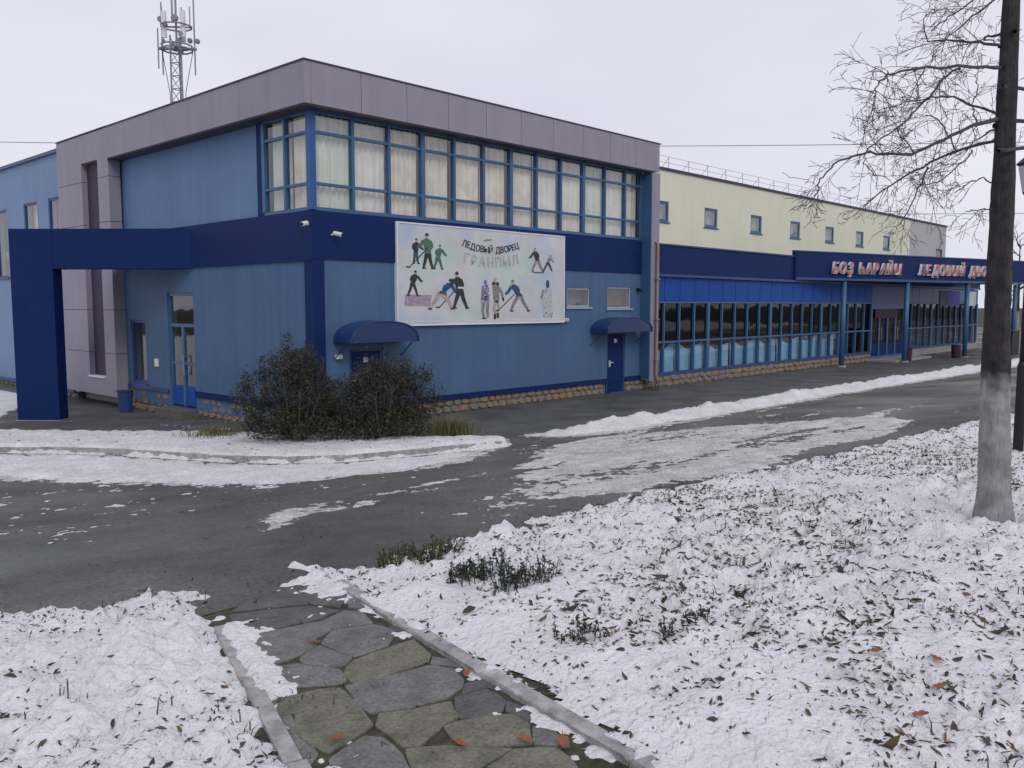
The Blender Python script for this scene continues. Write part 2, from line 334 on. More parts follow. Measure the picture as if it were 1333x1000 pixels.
# path bed and flagstones: irregular slabs with open joints
KR = [(-6.74, -9.98), (-7.15, -11.30), (-7.42, -12.28), (-7.66, -13.30), (-8.05, -15.0)]     # path-side edge of the right kerb
KL = [(-7.74, -10.55), (-8.06, -11.42), (-8.40, -12.35), (-8.75, -13.40), (-9.25, -15.0)]    # path-side edge of the left kerb
PATH = [(-6.72, -9.98)]+KR[1:]+KL[::-1]+[(-7.62, -10.2), (-7.35, -10.12)]
m = MB()
pb = [(x, y, tz(x, y)-0.012) for x, y in PATH]
path_o = None
xs = np.arange(-9.4, -6.5, 0.06); ys = np.arange(-15.1, -9.8, 0.06)
path_o = heightfield('path', xs, ys, lambda X, Y: np.where(sdist(PATH, X, Y) > -0.12, 0.0+0.006*fbm(X, Y, 6, 3), -0.05), 'joint', cut=-0.04, base=0.001, kind='structure')
FLAGS = [
  ('a', [(-7.374, -10.979), (-7.172, -10.897), (-7.113, -10.99), (-7.211, -11.227), (-7.401, -11.108)]),
  ('a', [(-7.77, -10.83), (-7.449, -10.939), (-7.36, -10.975), (-7.43, -11.135), (-7.611, -11.199), (-7.81, -11.095), (-7.849, -10.953)]),
  ('a', [(-7.421, -11.15), (-7.234, -11.265), (-7.238, -11.444), (-7.408, -11.598), (-7.606, -11.584), (-7.582, -11.284)]),
  ('a', [(-7.89, -11.057), (-7.637, -11.224), (-7.634, -11.29), (-7.786, -11.346), (-7.892, -11.34), (-7.921, -11.245)]),
  ('a', [(-7.788, -11.398), (-7.62, -11.311), (-7.635, -11.598), (-7.719, -11.657), (-7.763, -11.612), (-7.816, -11.467)]),
  ('a', [(-7.911, -11.385), (-7.812, -11.455), (-7.765, -11.677), (-7.82, -11.81), (-7.873, -11.83), (-8.036, -11.652)]),
  ('b', [(-7.636, -11.632), (-7.432, -11.641), (-7.274, -11.648), (-7.368, -11.882), (-7.435, -11.947), (-7.807, -11.874), (-7.762, -11.73)]),
  ('a', [(-7.858, -11.88), (-7.823, -11.897), (-7.475, -12.01), (-7.438, -12.126), (-7.499, -12.259), (-7.571, -12.321), (-7.679, -12.342), (-7.832, -12.297), (-7.967, -12.208), (-7.958, -12.106)]),
  ('b', [(-8.098, -11.757), (-7.961, -11.813), (-7.9, -11.867), (-7.931, -12.009), (-8.054, -11.978), (-8.173, -11.937)]),
  ('b', [(-8.177, -11.691), (-8.109, -11.756), (-8.181, -11.926), (-8.239, -11.887)]),
  ('b', [(-8.184, -11.972), (-8.067, -12.014), (-7.942, -12.035), (-8.002, -12.186), (-8.048, -12.304), (-8.14, -12.33), (-8.295, -12.359), (-8.299, -12.263), (-8.255, -12.093)]),
  ('a', [(-8.254, -11.929), (-8.201, -11.962), (-8.277, -12.11), (-8.321, -12.326), (-8.411, -12.394), (-8.381, -12.309)]),
  ('b', [(-7.959, -12.255), (-7.838, -12.339), (-7.699, -12.394), (-7.779, -12.523), (-7.947, -12.555), (-8.031, -12.593), (-8.08, -12.551), (-8.035, -12.332)]),
  ('c', [(-7.648, -12.383), (-7.504, -12.423), (-7.55, -12.574), (-7.624, -12.627), (-7.692, -12.623), (-7.766, -12.54)]),
  ('b', [(-7.869, -12.556), (-7.808, -12.567), (-7.616, -12.695), (-7.651, -12.799), (-7.751, -12.913), (-7.872, -12.802), (-7.927, -12.724)]),
  ('a', [(-8.356, -12.481), (-8.315, -12.412), (-8.129, -12.365), (-8.094, -12.432), (-8.137, -12.597), (-8.183, -12.697)]),
  ('b', [(-8.083, -12.578), (-7.976, -12.682), (-7.836, -12.885), (-7.928, -12.885), (-8.031, -12.885), (-8.167, -12.717)]),
  ('b', [(-7.993, -12.922), (-7.832, -12.909), (-7.73, -13.016), (-7.762, -13.106), (-7.797, -13.17)]),
  ('a', [(-7.38, -11.936), (-7.355, -12.058), (-7.394, -12.137), (-7.446, -11.999)]),
  ('c', [(-7.213, -11.367), (-7.165, -11.506), (-7.254, -11.758), (-7.26, -11.668), (-7.236, -11.469)]),
  ('a', [(-7.653, -12.839), (-7.636, -12.924), (-7.676, -13.035), (-7.71, -13.002), (-7.746, -12.929)]),
  ('c', [(-7.54, -12.587), (-7.568, -12.745), (-7.628, -12.783), (-7.611, -12.655)]),
  ('c', [(-7.519, -12.305), (-7.418, -12.351), (-7.488, -12.511), (-7.486, -12.405), (-7.594, -12.374)]),
  ('c', [(-7.601, -10.355), (-7.43, -10.458), (-7.238, -10.62), (-7.181, -10.855), (-7.413, -10.868), (-7.729, -10.776)]),
  ('c', [(-7.297, -10.142), (-7.054, -10.206), (-7.209, -10.576), (-7.403, -10.413), (-7.559, -10.307)]),
  ('c', [(-7.026, -10.218), (-6.85, -10.26), (-6.953, -10.617), (-7.137, -10.81), (-7.189, -10.579)]),
  ('a', [(-6.8, -10.232), (-6.757, -10.268), (-6.947, -10.785), (-7.083, -10.98), (-7.109, -10.856), (-6.934, -10.615)]),
  ('a', [(-7.833, -10.803), (-7.886, -11.003), (-7.955, -11.287), (-7.938, -11.4), (-8.052, -11.659), (-8.154, -11.652), (-8.024, -11.277)]),
  ('a', [(-8.423, -12.433), (-8.199, -12.712), (-8.357, -12.94), (-8.577, -12.744)]),
  ('b', [(-8.185, -12.73), (-8.023, -12.929), (-8.178, -13.155), (-8.355, -12.957)]),
  ('a', [(-8.006, -12.95), (-7.81, -13.188), (-7.891, -13.41), (-8.174, -13.173)]),
  ('b', [(-8.587, -12.767), (-8.369, -12.954), (-8.564, -13.251), (-8.751, -13.084)]),
  ('a', [(-8.366, -12.971), (-8.103, -13.257), (-8.272, -13.583), (-8.557, -13.26)]),
  ('b', [(-8.095, -13.267), (-7.898, -13.43), (-8.017, -13.755), (-8.257, -13.599)]),
]
def clip_half(poly, px, py, nx, ny):
    o = []
    for i in range(len(poly)):
        a = poly[i]; b = poly[(i+1) % len(poly)]
        da = (a[0]-px)*nx+(a[1]-py)*ny; db = (b[0]-px)*nx+(b[1]-py)*ny
        if da <= 0: o.append(a)
        if (da < 0 < db) or (db < 0 < da):
            t = da/(da-db); o.append((a[0]+t*(b[0]-a[0]), a[1]+t*(b[1]-a[1])))
    return o
rs = random.Random(4)
for kind_, poly in FLAGS:
    sx = sum(p[0] for p in poly)/len(poly); sy = sum(p[1] for p in poly)/len(poly)
    q_ = []
    for p in poly:
        w = Vector((p[0]-sx, p[1]-sy)); q_.append((sx+w.x*(1+0.013/max(w.length, .05)), sy+w.y*(1+0.013/max(w.length, .05))))
    poly = q_
    # chip the corners and roughen the edges
    pp = []
    for k in range(len(poly)):
        a = poly[k-1]; b = poly[k]; c = poly[(k+1) % len(poly)]
        la = math.hypot(a[0]-b[0], a[1]-b[1]); lc = math.hypot(c[0]-b[0], c[1]-b[1])
        if la < 0.02: continue
        ca = min(0.3, (0.004+0.008*rs.random())/max(la, .03)); cc = min(0.3, (0.004+0.008*rs.random())/max(lc, .03))
        pp.append((b[0]+(a[0]-b[0])*ca, b[1]+(a[1]-b[1])*ca)); pp.append((b[0]+(c[0]-b[0])*cc, b[1]+(c[1]-b[1])*cc))
        if lc > 0.15:
            mx_, my_ = (b[0]+c[0])/2, (b[1]+c[1])/2
            w = 0.010*rs.uniform(-1, 0.6); nx, ny = (c[1]-b[1])/lc, -(c[0]-b[0])/lc
            pp.append((mx_+nx*w, my_+ny*w))
    if len(pp) < 4: continue
    hz = rs.uniform(0.006, 0.013); tx, ty = rs.uniform(-.01, .01), rs.uniform(-.01, .01)
    zt = lambda x, y: tz(x, y)+hz+tx*(x-sx)+ty*(y-sy)
    cx_ = sum(p[0] for p in pp)/len(pp); cy_ = sum(p[1] for p in pp)/len(pp)
    inn = [(cx_+(x-cx_)*0.99, cy_+(y-cy_)*0.99) for x, y in pp]
    mbq = MB(); n = len(pp)
    mbq.v = [(x, y, tz(x, y)-0.03) for x, y in pp]+[(x, y, zt(x, y)-0.004) for x, y in pp]+[(x, y, zt(x, y)) for x, y in inn]
    for k in range(n):
        k2 = (k+1) % n
        mbq.f.append((k, k2, n+k2, n+k)); mbq.f.append((n+k, n+k2, 2*n+k2, 2*n+k))
    mbq.f.append(tuple(range(2*n, 3*n)))
    # same winding outward
    area = sum(pp[k][0]*pp[(k+1) % n][1]-pp[(k+1) % n][0]*pp[k][1] for k in range(n))
    if area < 0: mbq.f = [f[::-1] for f in mbq.f]
    mbq.build('flagstone', 'flag_'+kind_, path_o)

# kerbs: separate concrete blocks following the slope
def kerb_line(name, pts, side, width, height, length, parentless_label=None):
    root = bpy.data.objects.new(name, None); COL.objects.link(root)
    root.location = (pts[0][0], pts[0][1], tz(*pts[0])); WL[root.name] = np.array(root.location)
    tag(root, kind='structure')
    segs = [];
    P = [Vector(p) for p in pts]
    acc = []
    for a, b in zip(P[:-1], P[1:]):
        n = max(1, round((b-a).length/length))
        for k in range(n): acc.append((a+(b-a)*(k/n), a+(b-a)*((k+1)/n)))
    rk = random.Random(len(pts))
    for a, b in acc:
        d = (b-a).normalized(); nrm = Vector((-d.y, d.x))*side
        a2 = a+d*0.006; b2 = b-d*0.006
        q = [a2, b2, b2+nrm*width, a2+nrm*width]
        if side < 0: q = [q[0], q[3], q[2], q[1]]
        dz = rk.uniform(-.008, .008)
        ins = lambda v: v+((a+b)/2+nrm*width/2-v)*0.0
        mbk = MB()
        ct = (q[0]+q[1]+q[2]+q[3])/4
        lo = [(v.x, v.y, tz(v.x, v.y)-0.1) for v in q]
        hi = [(v.x, v.y, tz(v.x, v.y)+height-0.015+dz) for v in q]
        tp = []
        for v in q:
            w = v-ct; tp.append((ct.x+w.x*(1-0.012/max(w.length, .05)), ct.y+w.y*(1-0.03/max(w.length, .05)), tz(v.x, v.y)+height+dz))
        mbk.v = lo+hi+tp
        for k in range(4):
            k2 = (k+1) % 4; mbk.f += [(k, k2, 4+k2, 4+k), (4+k, 4+k2, 8+k2, 8+k)]
        mbk.f.append((8, 9, 10, 11))
        mbk.build('kerb_block', 'kerb', root)
    return root
kerb_line('path_kerb', KR, 1, 0.08, 0.03, 1.0)
kerb_line('path_kerb', KL, -1, 0.07, 0.03, 1.0)
IK = [(0.35, -5.15), (0.0, -5.28), (-0.5, -5.05), (-1.06, -4.76), (-2.2, -4.10), (-2.75, -3.25), (-3.31, -1.85), (-3.85, -0.65), (-4.47, 0.62), (-5.25, 2.07), (-6.6, 4.3)]
kerb_line('verge_kerb', IK, -1, 0.15, 0.11, 1.0)

# ------------------------------------------------------------------ snow
def lawn_right_h(X, Y):
    d1 = np.interp(X, *LAWN_EDGE)-Y
    kx = np.interp(Y, [p[1] for p in KR][::-1], [p[0] for p in KR][::-1]); d2 = X-(kx+0.01)
    d1 = d1+0.16*fbm(X, Y, 2.2, 11)+0.08*fbm(X, Y, 9, 12)
    d2 = d2+0.035*fbm(X, Y, 3.0, 13)
    d = np.minimum(d1, d2)
    base = 0.066*ss(d/0.5)-0.02
    lump = 0.3+1.15*ss((fbm(X, Y, 0.6, 29, 2)+0.25)/0.6)
    rough = 0.035*fbm(X, Y, 1.6, 21, 3)+0.05*lump*fbm(X, Y, 4.2, 22, 3)+0.05*lump*fbm(X, Y, 11, 24, 3)
    clod = np.maximum(0, fbm(X, Y, 6.0, 27, 2)-0.05)*0.06*lump
    bare = np.maximum(0, 0.6*fbm(X, Y, 0.9, 31, 2)+fbm(X, Y, 9, 33, 3)*1.25-0.34)*0.13
    kb = np.exp(-((d2-0.05)/0.055)**2)*(0.046+0.07*fbm(X, Y, 4, 36, 3))
    return base+(rough+clod)*ss((d+0.05)/0.35)-bare*ss(d/0.4)+kb-0.10*np.exp(-((X+2.83)**2+(Y+13.27)**2)/0.09)
LE = [(-7.40, -9.55), (-7.62, -9.5), (-7.98, -9.45), (-8.43, -8.92), (-12.0, -4.2), (-30, 8), (-40, -30), (-9.3, -30), (-9.22, -15.0), (-8.70, -13.4), (-8.36, -12.35), (-8.02, -11.42), (-7.70, -10.55), (-7.48, -10.05)]
def lawn_left_h(X, Y):
    d = sdist(LE, X, Y)+0.10*fbm(X, Y, 2.5, 41)+0.045*fbm(X, Y, 9, 42)
    base = 0.075*ss(d/0.4)-0.02
    rough = 0.04*fbm(X, Y, 1.6, 51, 3)+0.07*fbm(X, Y, 4.2, 52, 3)+0.055*fbm(X, Y, 11, 53, 3)
    clod = np.maximum(0, fbm(X, Y, 6.0, 57, 2)-0.05)*0.085
    bare = np.maximum(0, 0.6*fbm(X, Y, 1.1, 61, 2)+fbm(X, Y, 9, 63, 3)*1.25-0.36)*0.13*ss(d/0.4)
    return base+(rough+clod)*ss((d+0.1)/0.3)-bare
heightfield('lawn_snow', axis(-9.2, 60, -7.4, 0.02, 0.011), axis(-40, -9.6, -13.2, 0.02, 0.011), lawn_right_h, 'snow', kind='stuff', label='leaf strewn snow lying on the lawn right of the flagstone path')
heightfield('lawn_snow', axis(-34, -7.2, -8.4, 0.02, 0.02), axis(-28, 2, -11.8, 0.02, 0.02), lawn_left_h, 'snow', kind='stuff', label='lumpy snow lying on the lawn left of the flagstone path')
def path_snow_h(X, Y):
    kx = np.interp(Y, [p[1] for p in KL][::-1], [p[0] for p in KL][::-1])
    dl = X-kx
    kr = np.interp(Y, [p[1] for p in KR][::-1], [p[0] for p in KR][::-1]); dr = kr-X
    e = 0.055*np.exp(-(dl/0.14)**2)*ss((Y+12.0)/0.6)*ss((-10.4-Y)/0.3)+0.011*np.exp(-(np.maximum(dr, 0)/0.08)**2)
    far = 0.026*ss((Y+10.9)/0.5)*ss((X+7.25)/0.3)
    return -0.021+e+far+0.022*fbm(X, Y, 6, 71, 4)+0.020*fbm(X, Y, 26, 72, 2)-0.05*(1-ss((sdist(PATH, X, Y)+0.1)/0.1))
heightfield('path_snow', np.arange(-9.2, -6.6, 0.022), np.arange(-13.9, -9.9, 0.022), path_snow_h, 'snow', base=0.012, cut=-0.004, kind='stuff', label='thin crumbs of snow lying on the flagstones and joints')
ISL = IK+[(-6.2, 8.0), (-4.2, 5.3), (-3.35, 3.35), (-2.75, 1.7), (-1.55, -0.5), (-0.05, -3.6), (0.45, -4.7)]
def isl_h(X, Y):
    d = sdist(ISL, X, Y)+0.09+0.08*fbm(X, Y, 3, 81)
    return 0.185*ss(d/0.2)-0.02+0.035*fbm(X, Y, 3.2, 82)+0.018*fbm(X, Y, 13, 83, 3)-0.05*np.maximum(0, fbm(X, Y, 6, 84)-0.25)
heightfield('verge_snow', np.arange(-6.9, 1.1, 0.035), np.arange(-5.8, 8.4, 0.04), isl_h, 'snow_road', cut=-0.03, kind='stuff', label='snow on the shrub verge behind the low kerb')
STRIP = [(0.0, -5.36), (-1.06, -4.82), (-2.22, -4.18), (-2.8, -3.3), (-3.36, -1.87), (-3.9, -0.65), (-4.52, 0.62), (-5.3, 2.05), (-6.7, 4.3), (-9.5, 3.5), (-6.15, -1.0), (-5.4, -2.35), (-4.75, -4.0), (-4.2, -5.2), (-3.4, -5.5), (-2.5, -5.98), (-1.6, -6.1), (-0.9, -5.8)]
def strip_h(X, Y):
    d = sdist(STRIP, X, Y)+0.22*fbm(X, Y, 1.6, 91)+0.12*fbm(X, Y, 7, 92)
    return 0.055*ss(d/0.55)-0.014+0.02*fbm(X, Y, 3, 93)+0.022*fbm(X, Y, 14, 94, 3)-0.03*np.maximum(0, fbm(X, Y, 4, 95)-0.3)
heightfield('roadside_snow', np.arange(-9.6, 0.4, 0.035), np.arange(-6.5, 4.6, 0.035), strip_h, 'snow_road', base=0.006, kind='stuff', label='strip of snow along the road below the verge kerb')
heightfield('slush_margin', np.arange(-9.6, 0.6, 0.04), np.arange(-6.9, 4.6, 0.04), lambda X, Y: 0.022*ss((sdist(STRIP, X, Y)+0.30+0.2*fbm(X, Y, 2, 96))/0.5)-0.018+0.022*fbm(X, Y, 9, 97, 4), 'slush', base=0.006, cut=-0.006, kind='stuff', label='grey slush fringing the roadside snow strip')
RC = [(1.55, -4.75), (2.6, -5.3), (4.5, -5.45), (7.5, -5.55), (11.5, -5.6), (16.2, -5.9), (21, -6.3), (30, -7.0), (45, -8.0)]
def ridge_h(X, Y):
    yc = np.interp(X, [p[0] for p in RC], [p[1] for p in RC]); w = 0.5+0.12*fbm(X, 0*X, 0.7, 101)
    d = np.abs(Y-yc+0.12*fbm(X, Y, 0.9, 105))/w
    end = ss((X-1.3)/1.6)
    h = 0.21*np.exp(-(d*1.25)**2*1.3)*(0.35+0.65*end)*(1+0.35*fbm(X, Y, 1.3, 102))
    return h*ss((X-1.2)/0.5)-0.035+0.06*fbm(X, Y, 3.3, 103)*ss(1.6-d)+0.04*fbm(X, Y, 12, 104, 3)*ss(1.5-d)-0.08*ss(d-1.1)
heightfield('snow_ridge', axis(1.0, 46, 3, 0.045, 0.006), np.arange(-9.2, -3.9, 0.045), ridge_h, 'snow_road', base=0.006, kind='stuff', label='long ploughed ridge of snow running along the car park')
def ridge_slush_h(X, Y):
    yc = np.interp(X, [p[0] for p in RC], [p[1] for p in RC]); d = np.abs(Y-yc+0.1+0.25*fbm(X, Y, 0.9, 106))
    return 0.024*ss((0.95-d)/0.5)*ss((X-1.0)/0.8)-0.019+0.022*fbm(X, Y, 8, 107, 4)
heightfield('slush_margin', axis(0.8, 40, 3, 0.05, 0.008), np.arange(-9.0, -3.8, 0.05), ridge_slush_h, 'slush', base=0.006, cut=-0.006, kind='stuff', label='grey slush fringing the long snow ridge')
SL = [(-3.95, -8.8), (-2.6, -8.0), (-1.75, -7.4), (-0.4, -6.6), (0.6, -6.15), (2.0, -6.3), (3.2, -7.3), (4.2, -8.5), (5.2, -9.4), (4.2, -10.4), (2.4, -10.5), (0.15, -10.3), (-2.0, -10.35), (-3.0, -10.0), (-3.5, -9.4)]
def slush_h(X, Y):
    d = sdist(SL, X, Y)+0.32+0.25*fbm(X, Y, 0.9, 111)+0.08*fbm(X, Y, 5, 112)
    U = X*0.85+Y*0.2; Vv = Y
    trk = sum(np.exp(-((Y-(y0-0.16*(X-0.5)+0.05*np.sin(X*1.3)))/0.13)**2) for y0 in (-7.6, -8.9, -9.3))*(0.5+0.5*ss(0.5+fbm(X, Y, 3, 116)))
    return -0.017*trk+0.032*ss(d/0.6)-0.0195+0.030*fbm(U*0.5, Vv*2.0, 1.3, 113, 3)+0.018*fbm(X, Y, 6, 114, 3)+0.018*fbm(X, Y, 20, 115, 2)
heightfield('trodden_snow', np.arange(-4.9, 7.6, 0.03), np.arange(-10.9, -5.4, 0.03), slush_h, 'slush', base=0.006, cut=-0.006, kind='stuff', label='greyish driven over snow spread across the road')
def crumbs_h(X, Y):
    a = sdist([(-5.95, -8.05), (-5.55, -7.35), (-5.1, -7.1), (-4.4, -7.65), (-4.6, -7.85), (-5.3, -7.75)], X, Y)
    h = 0.030*ss((a+0.2)/0.35)
    h = h+0.02*ss(1-np.hypot((X+8.3)/0.5, (Y+7.3)/0.25))
    return h-0.024+0.014*fbm(X*0.6+Y*0.5, Y*1.6-X, 1.6, 123, 2)+0.015*fbm(X, Y, 5, 121, 3)+0.015*fbm(X, Y, 19, 122, 2)
heightfield('snow_crumbs', np.arange(-9.5, -3.6, 0.03), np.arange(-9.8, -5.4, 0.03), crumbs_h, 'slush', base=0.006, cut=-0.004, kind='stuff', label='scattered snow crumbs on the dark asphalt')
FAR = [(-3.4, 8.75), (-7.5, 7.2), (-16, 6), (-30, 10), (-30, 60), (-0.6, 60), (-0.6, 14.0), (-1.4, 12.2)]
def far_h(X, Y):
    d = sdist(FAR, X, Y)+0.2*fbm(X, Y, 1.5, 131)
    return 0.08*ss(d/0.5)-0.02+0.03*fbm(X, Y, 2.5, 132)
heightfield('snow_field', axis(-31, -0.5, -4, 0.08, 0.03), axis(5, 61, 8, 0.08, 0.03), far_h, 'snow', base=0.006, kind='stuff', label='snow covered ground beside the far end of the building')

# ------------------------------------------------------------------ leaf litter and grass
def leaves(name, P, size, mat, seed, label, tilt=0.5, parent=None):
    r = np.random.RandomState(seed); n = len(P)
    L = size*(0.35+1.0*r.rand(n)**1.6)*1.15; yaw = r.rand(n)*2*np.pi; pt = r.normal(0, tilt, n); rl = r.normal(0, tilt, n)
    loc = np.array([(-1, 0, 0), (-.35, .34, .16), (.35, .30, .14), (1, 0, .12), (.35, -.30, .10), (-.35, -.34, .18)])*0.5
    loc = np.repeat(loc[None], n, 0)*L[:, None, None]; loc[:, :, 2] *= (0.3+1.3*r.rand(n))[:, None]
    loc[:, 1:3, 1] *= (0.25+1.2*r.rand(n))[:, None]; loc[:, 4:6, 1] *= (0.25+1.2*r.rand(n))[:, None]; loc[:, 1:3, 0] += (r.normal(0, .12, n)*L)[:, None]; loc[:, 3, 2] += r.normal(0, .18, n)*L
    x, y, z = loc[..., 0], loc[..., 1], loc[..., 2]
    cp, sp = np.cos(pt)[:, None], np.sin(pt)[:, None]; x, z = x*cp+z*sp, -x*sp+z*cp
    c2, s2 = np.cos(rl)[:, None], np.sin(rl)[:, None]; y, z = y*c2-z*s2, y*s2+z*c2
    cy, sy = np.cos(yaw)[:, None], np.sin(yaw)[:, None]; x, y = x*cy-y*sy, x*sy+y*cy
    V = np.stack([x, y, z], -1)+P[:, None, :]
    b = np.arange(n)[:, None]*6
    F = np.concatenate([b+np.array([[0, 3, 2, 1]]), b+np.array([[0, 5, 4, 3]])], 0)
    o = np_mesh(name, V.reshape(-1, 3), F, mat, parent=parent)
    return tag(o, label=label, kind='stuff') if label else o
def scatter(n, x0, x1, y0, y1, hf, seed, dens, lift=0.004):
    r = np.random.RandomState(seed)
    X = x0+(x1-x0)*r.rand(n); Y = y0+(y1-y0)*r.rand(n)
    k = (r.rand(n) < dens(X, Y)); X = X[k]; Y = Y[k]; H = hf(X, Y); k = H > -0.05; X = X[k]; Y = Y[k]; H = H[k]
    return np.stack([X, Y, terrain(X, Y)+np.maximum(H, -0.012)+lift-0.012*r.rand(len(X))**2], -1)
def dens_r(X, Y):
    d = np.hypot(X+10.1, Y+15.0)
    return np.clip(0.48+0.8*fbm(X, Y, 0.9, 31, 2)+0.9*fbm(X, Y, 3.5, 140, 2), 0.14, 1)*(0.62+0.38*ss((X-Y-5.2)/1.6))
P1 = scatter(46000, -8.6, -2.0, -16.5, -9.8, lawn_right_h, 1, dens_r)
P2 = scatter(60000, -2.0, 14.0, -16.5, -10.0, lawn_right_h, 2, dens_r)
leaves('leaf_litter', np.concatenate([P1, P2]), 0.040, 'leaf', 3, 'dark fallen leaves scattered over the snow right of the path')
P1b = scatter(70000, -8.6, 3.0, -16.5, -9.8, lawn_right_h, 21, dens_r, 0.0)
leaves('leaf_crumbs', P1b, 0.020, 'leaf', 22, 'fine dark leaf crumbs and debris in the snow right of the path', tilt=0.8)
P1c = scatter(520, -8.2, -3.5, -15.5, -10.2, lawn_right_h, 25, dens_r, 0.008)
leaves('leaf_litter', P1c, 0.085, 'leaf', 26, 'larger curled dead leaves on the near snow right of the path', tilt=0.45)
P3b = scatter(24000, -13, -7.3, -14.5, -7.0, lawn_left_h, 23, lambda X, Y: np.clip(0.42+0.9*fbm(X, Y, 1.1, 61, 2)+0.8*fbm(X, Y, 4, 141, 2), 0.02, 1), 0.0)
leaves('leaf_crumbs', P3b, 0.020, 'leaf', 24, 'fine dark leaf crumbs and debris in the snow left of the path', tilt=0.8)
P3 = scatter(20000, -13, -7.3, -14.5, -7.0, lawn_left_h, 4, lambda X, Y: np.clip(0.40+0.9*fbm(X, Y, 1.1, 61, 2)+0.8*fbm(X, Y, 4, 141, 2), 0.02, 1))
leaves('leaf_litter', P3, 0.040, 'leaf', 5, 'dark fallen leaves scattered over the snow left of the path')
P4 = scatter(900, -6.9, 0.6, -5.4, 6, isl_h, 6, lambda X, Y: 0.6+0*X)
leaves('leaf_litter', P4, 0.055, 'leaf', 7, 'dark fallen leaves on the snowy shrub verge')
P5 = scatter(1300, -10, 5, -10, -3, lambda X, Y: 0*X, 8, lambda X, Y: 0.5+0*X, 0.016)
leaves('leaf_litter', P5, 0.035, 'leaf', 9, 'few dark fallen leaves lying on the asphalt', tilt=0.2)

def blades(name, pts, h, mat, seed, spread=0.5, label=None, parent=None, w=0.006, per=1):
    r = np.random.RandomState(seed); n = len(pts)*per; P = np.repeat(pts, per, 0)+np.concatenate([r.normal(0, .03, (n, 2)), np.zeros((n, 1))], 1)
    H = h*(0.45+0.8*r.rand(n)); a = r.rand(n)*6.283; ln = spread*H*r.rand(n)
    dx, dy = np.cos(a), np.sin(a); wx, wy = -dy*w, dx*w
    z0 = np.zeros(n)
    def row(f, lean, ww): return np.stack([P[:, 0]+dx*lean+wx*ww, P[:, 1]+dy*lean+wy*ww, P[:, 2]+H*f], -1), np.stack([P[:, 0]+dx*lean-wx*ww, P[:, 1]+dy*lean-wy*ww, P[:, 2]+H*f], -1)
    a0, b0 = row(-0.1, 0, 1); a1, b1 = row(0.55, ln*0.35, 0.8); a2, b2 = row(1.0-0.25*spread, ln, 0.12)
    V = np.stack([a0, b0, a1, b1, a2, b2], 1).reshape(-1, 3); b = np.arange(n)[:, None]*6
    F = np.concatenate([b+np.array([[0, 1, 3, 2]]), b+np.array([[2, 3, 5, 4]])], 0)
    o = np_mesh(name, V, F, mat, parent=parent)
    return tag(o, label=label, kind='stuff') if label else o
G1 = scatter(5200, -8.4, 1.0, -15.5, -9.8, lawn_right_h, 11, lambda X, Y: np.clip(0.9*fbm(X, Y, 0.9, 31, 2)+0.7*fbm(X, Y, 8, 33, 3)-0.15, 0, 1), 0)
blades('grass_tips', G1, 0.06, 'grass', 12, 1.4, 'sparse grass tips poking through snow right of the path', per=4, w=.003)
G2 = scatter(2800, -12.5, -7.4, -14, -7.5, lawn_left_h, 13, lambda X, Y: np.clip(0.9*fbm(X, Y, 1.1, 61, 2)+0.7*fbm(X, Y, 8, 63, 3)-0.15, 0, 1), 0)
blades('grass_tips', G2, 0.06, 'grass', 14, 1.4, 'sparse grass tips poking through snow left of the path', per=4, w=.003)
G3 = scatter(260, -8.8, -6.8, -13.6, -10.1, lambda X, Y: 0*X, 15, lambda X, Y: np.clip(sdist(PATH, X, Y)*20, 0, 1)*(fbm(X, Y, 3, 150) > 0.1), 0)
blades('joint_moss', G3, 0.018, 'grass', 16, 1.4, 'green moss and grass in the flagstone joints', per=3)

# single russet leaves
RL = [(-7.63, -11.27, 'russet leaf on the far grey flagstones of the path'), (-7.46, -12.25, 'russet leaf on moss beside the right path kerb'), (-8.22, -12.32, 'russet leaf at the tip of an olive flagstone, left of path centre'),
      (-7.95, -12.73, 'russet leaf lying between two slabs near the bottom edge of the path'), (-7.77, -12.90, 'russet leaf on dark joint near the right kerb, lower part of the path'), (-7.70, -13.03, 'largest russet leaf, tucked against the right kerb at the path bottom')]
def big_leaf(x, y, z, size, label, seed, mat='leaf_red', cat='leaf', group='russet leaves'):
    r = random.Random(seed); mb = MB(); n = 9; yaw = r.uniform(0, 6.28)
    half = [(t/(n-1)*2-1) for t in range(n)]
    up_ = r.uniform(0.15, 0.4)
    rows = []
    for t in half:
        w = 0.42*max(0, 1-t*t)**0.7*(1+0.25*math.sin(t*9+seed)); zc = 0.12*t*t+0.02*math.sin(5*t)
        rows.append([(t, w, zc+up_*w), (t, 0, zc), (t, -w, zc+up_*w*0.8)])
    c, s = math.cos(yaw), math.sin(yaw)
    for a, b in zip(rows[:-1], rows[1:]):
        for k in range(2):
            q = [a[k], b[k], b[k+1], a[k+1]]
            mb.face([(x+(p[0]*c-p[1]*s)*size/2, y+(p[0]*s+p[1]*c)*size/2, z+p[2]*size/2) for p in q])
    mb.tube([(x-c*size*.5, y-s*size*.5, z+.06*size), (x-c*size*.75, y-s*size*.75, z+.01)], size*0.015, 4)
    o = mb.build('fallen_leaf', mat)
    return tag(o, label, cat, group)
for i, (x, y, lb) in enumerate(RL): big_leaf(x, y, tz(x, y)+0.026, 0.075 if i < 5 else 0.10, lb, i)
SLV = [(-6.16, -13.61, 'brown curled leaf on the lawn snow, farthest of the brown ones'), (-6.04, -13.84, 'brown leaf on snow right of the farthest brown leaf'), (-6.30, -13.93, 'brown leaf in the middle of the brown leaves on the right lawn'), (-6.68, -13.98, 'brown leaf near the lower right corner beside green grass tips')]
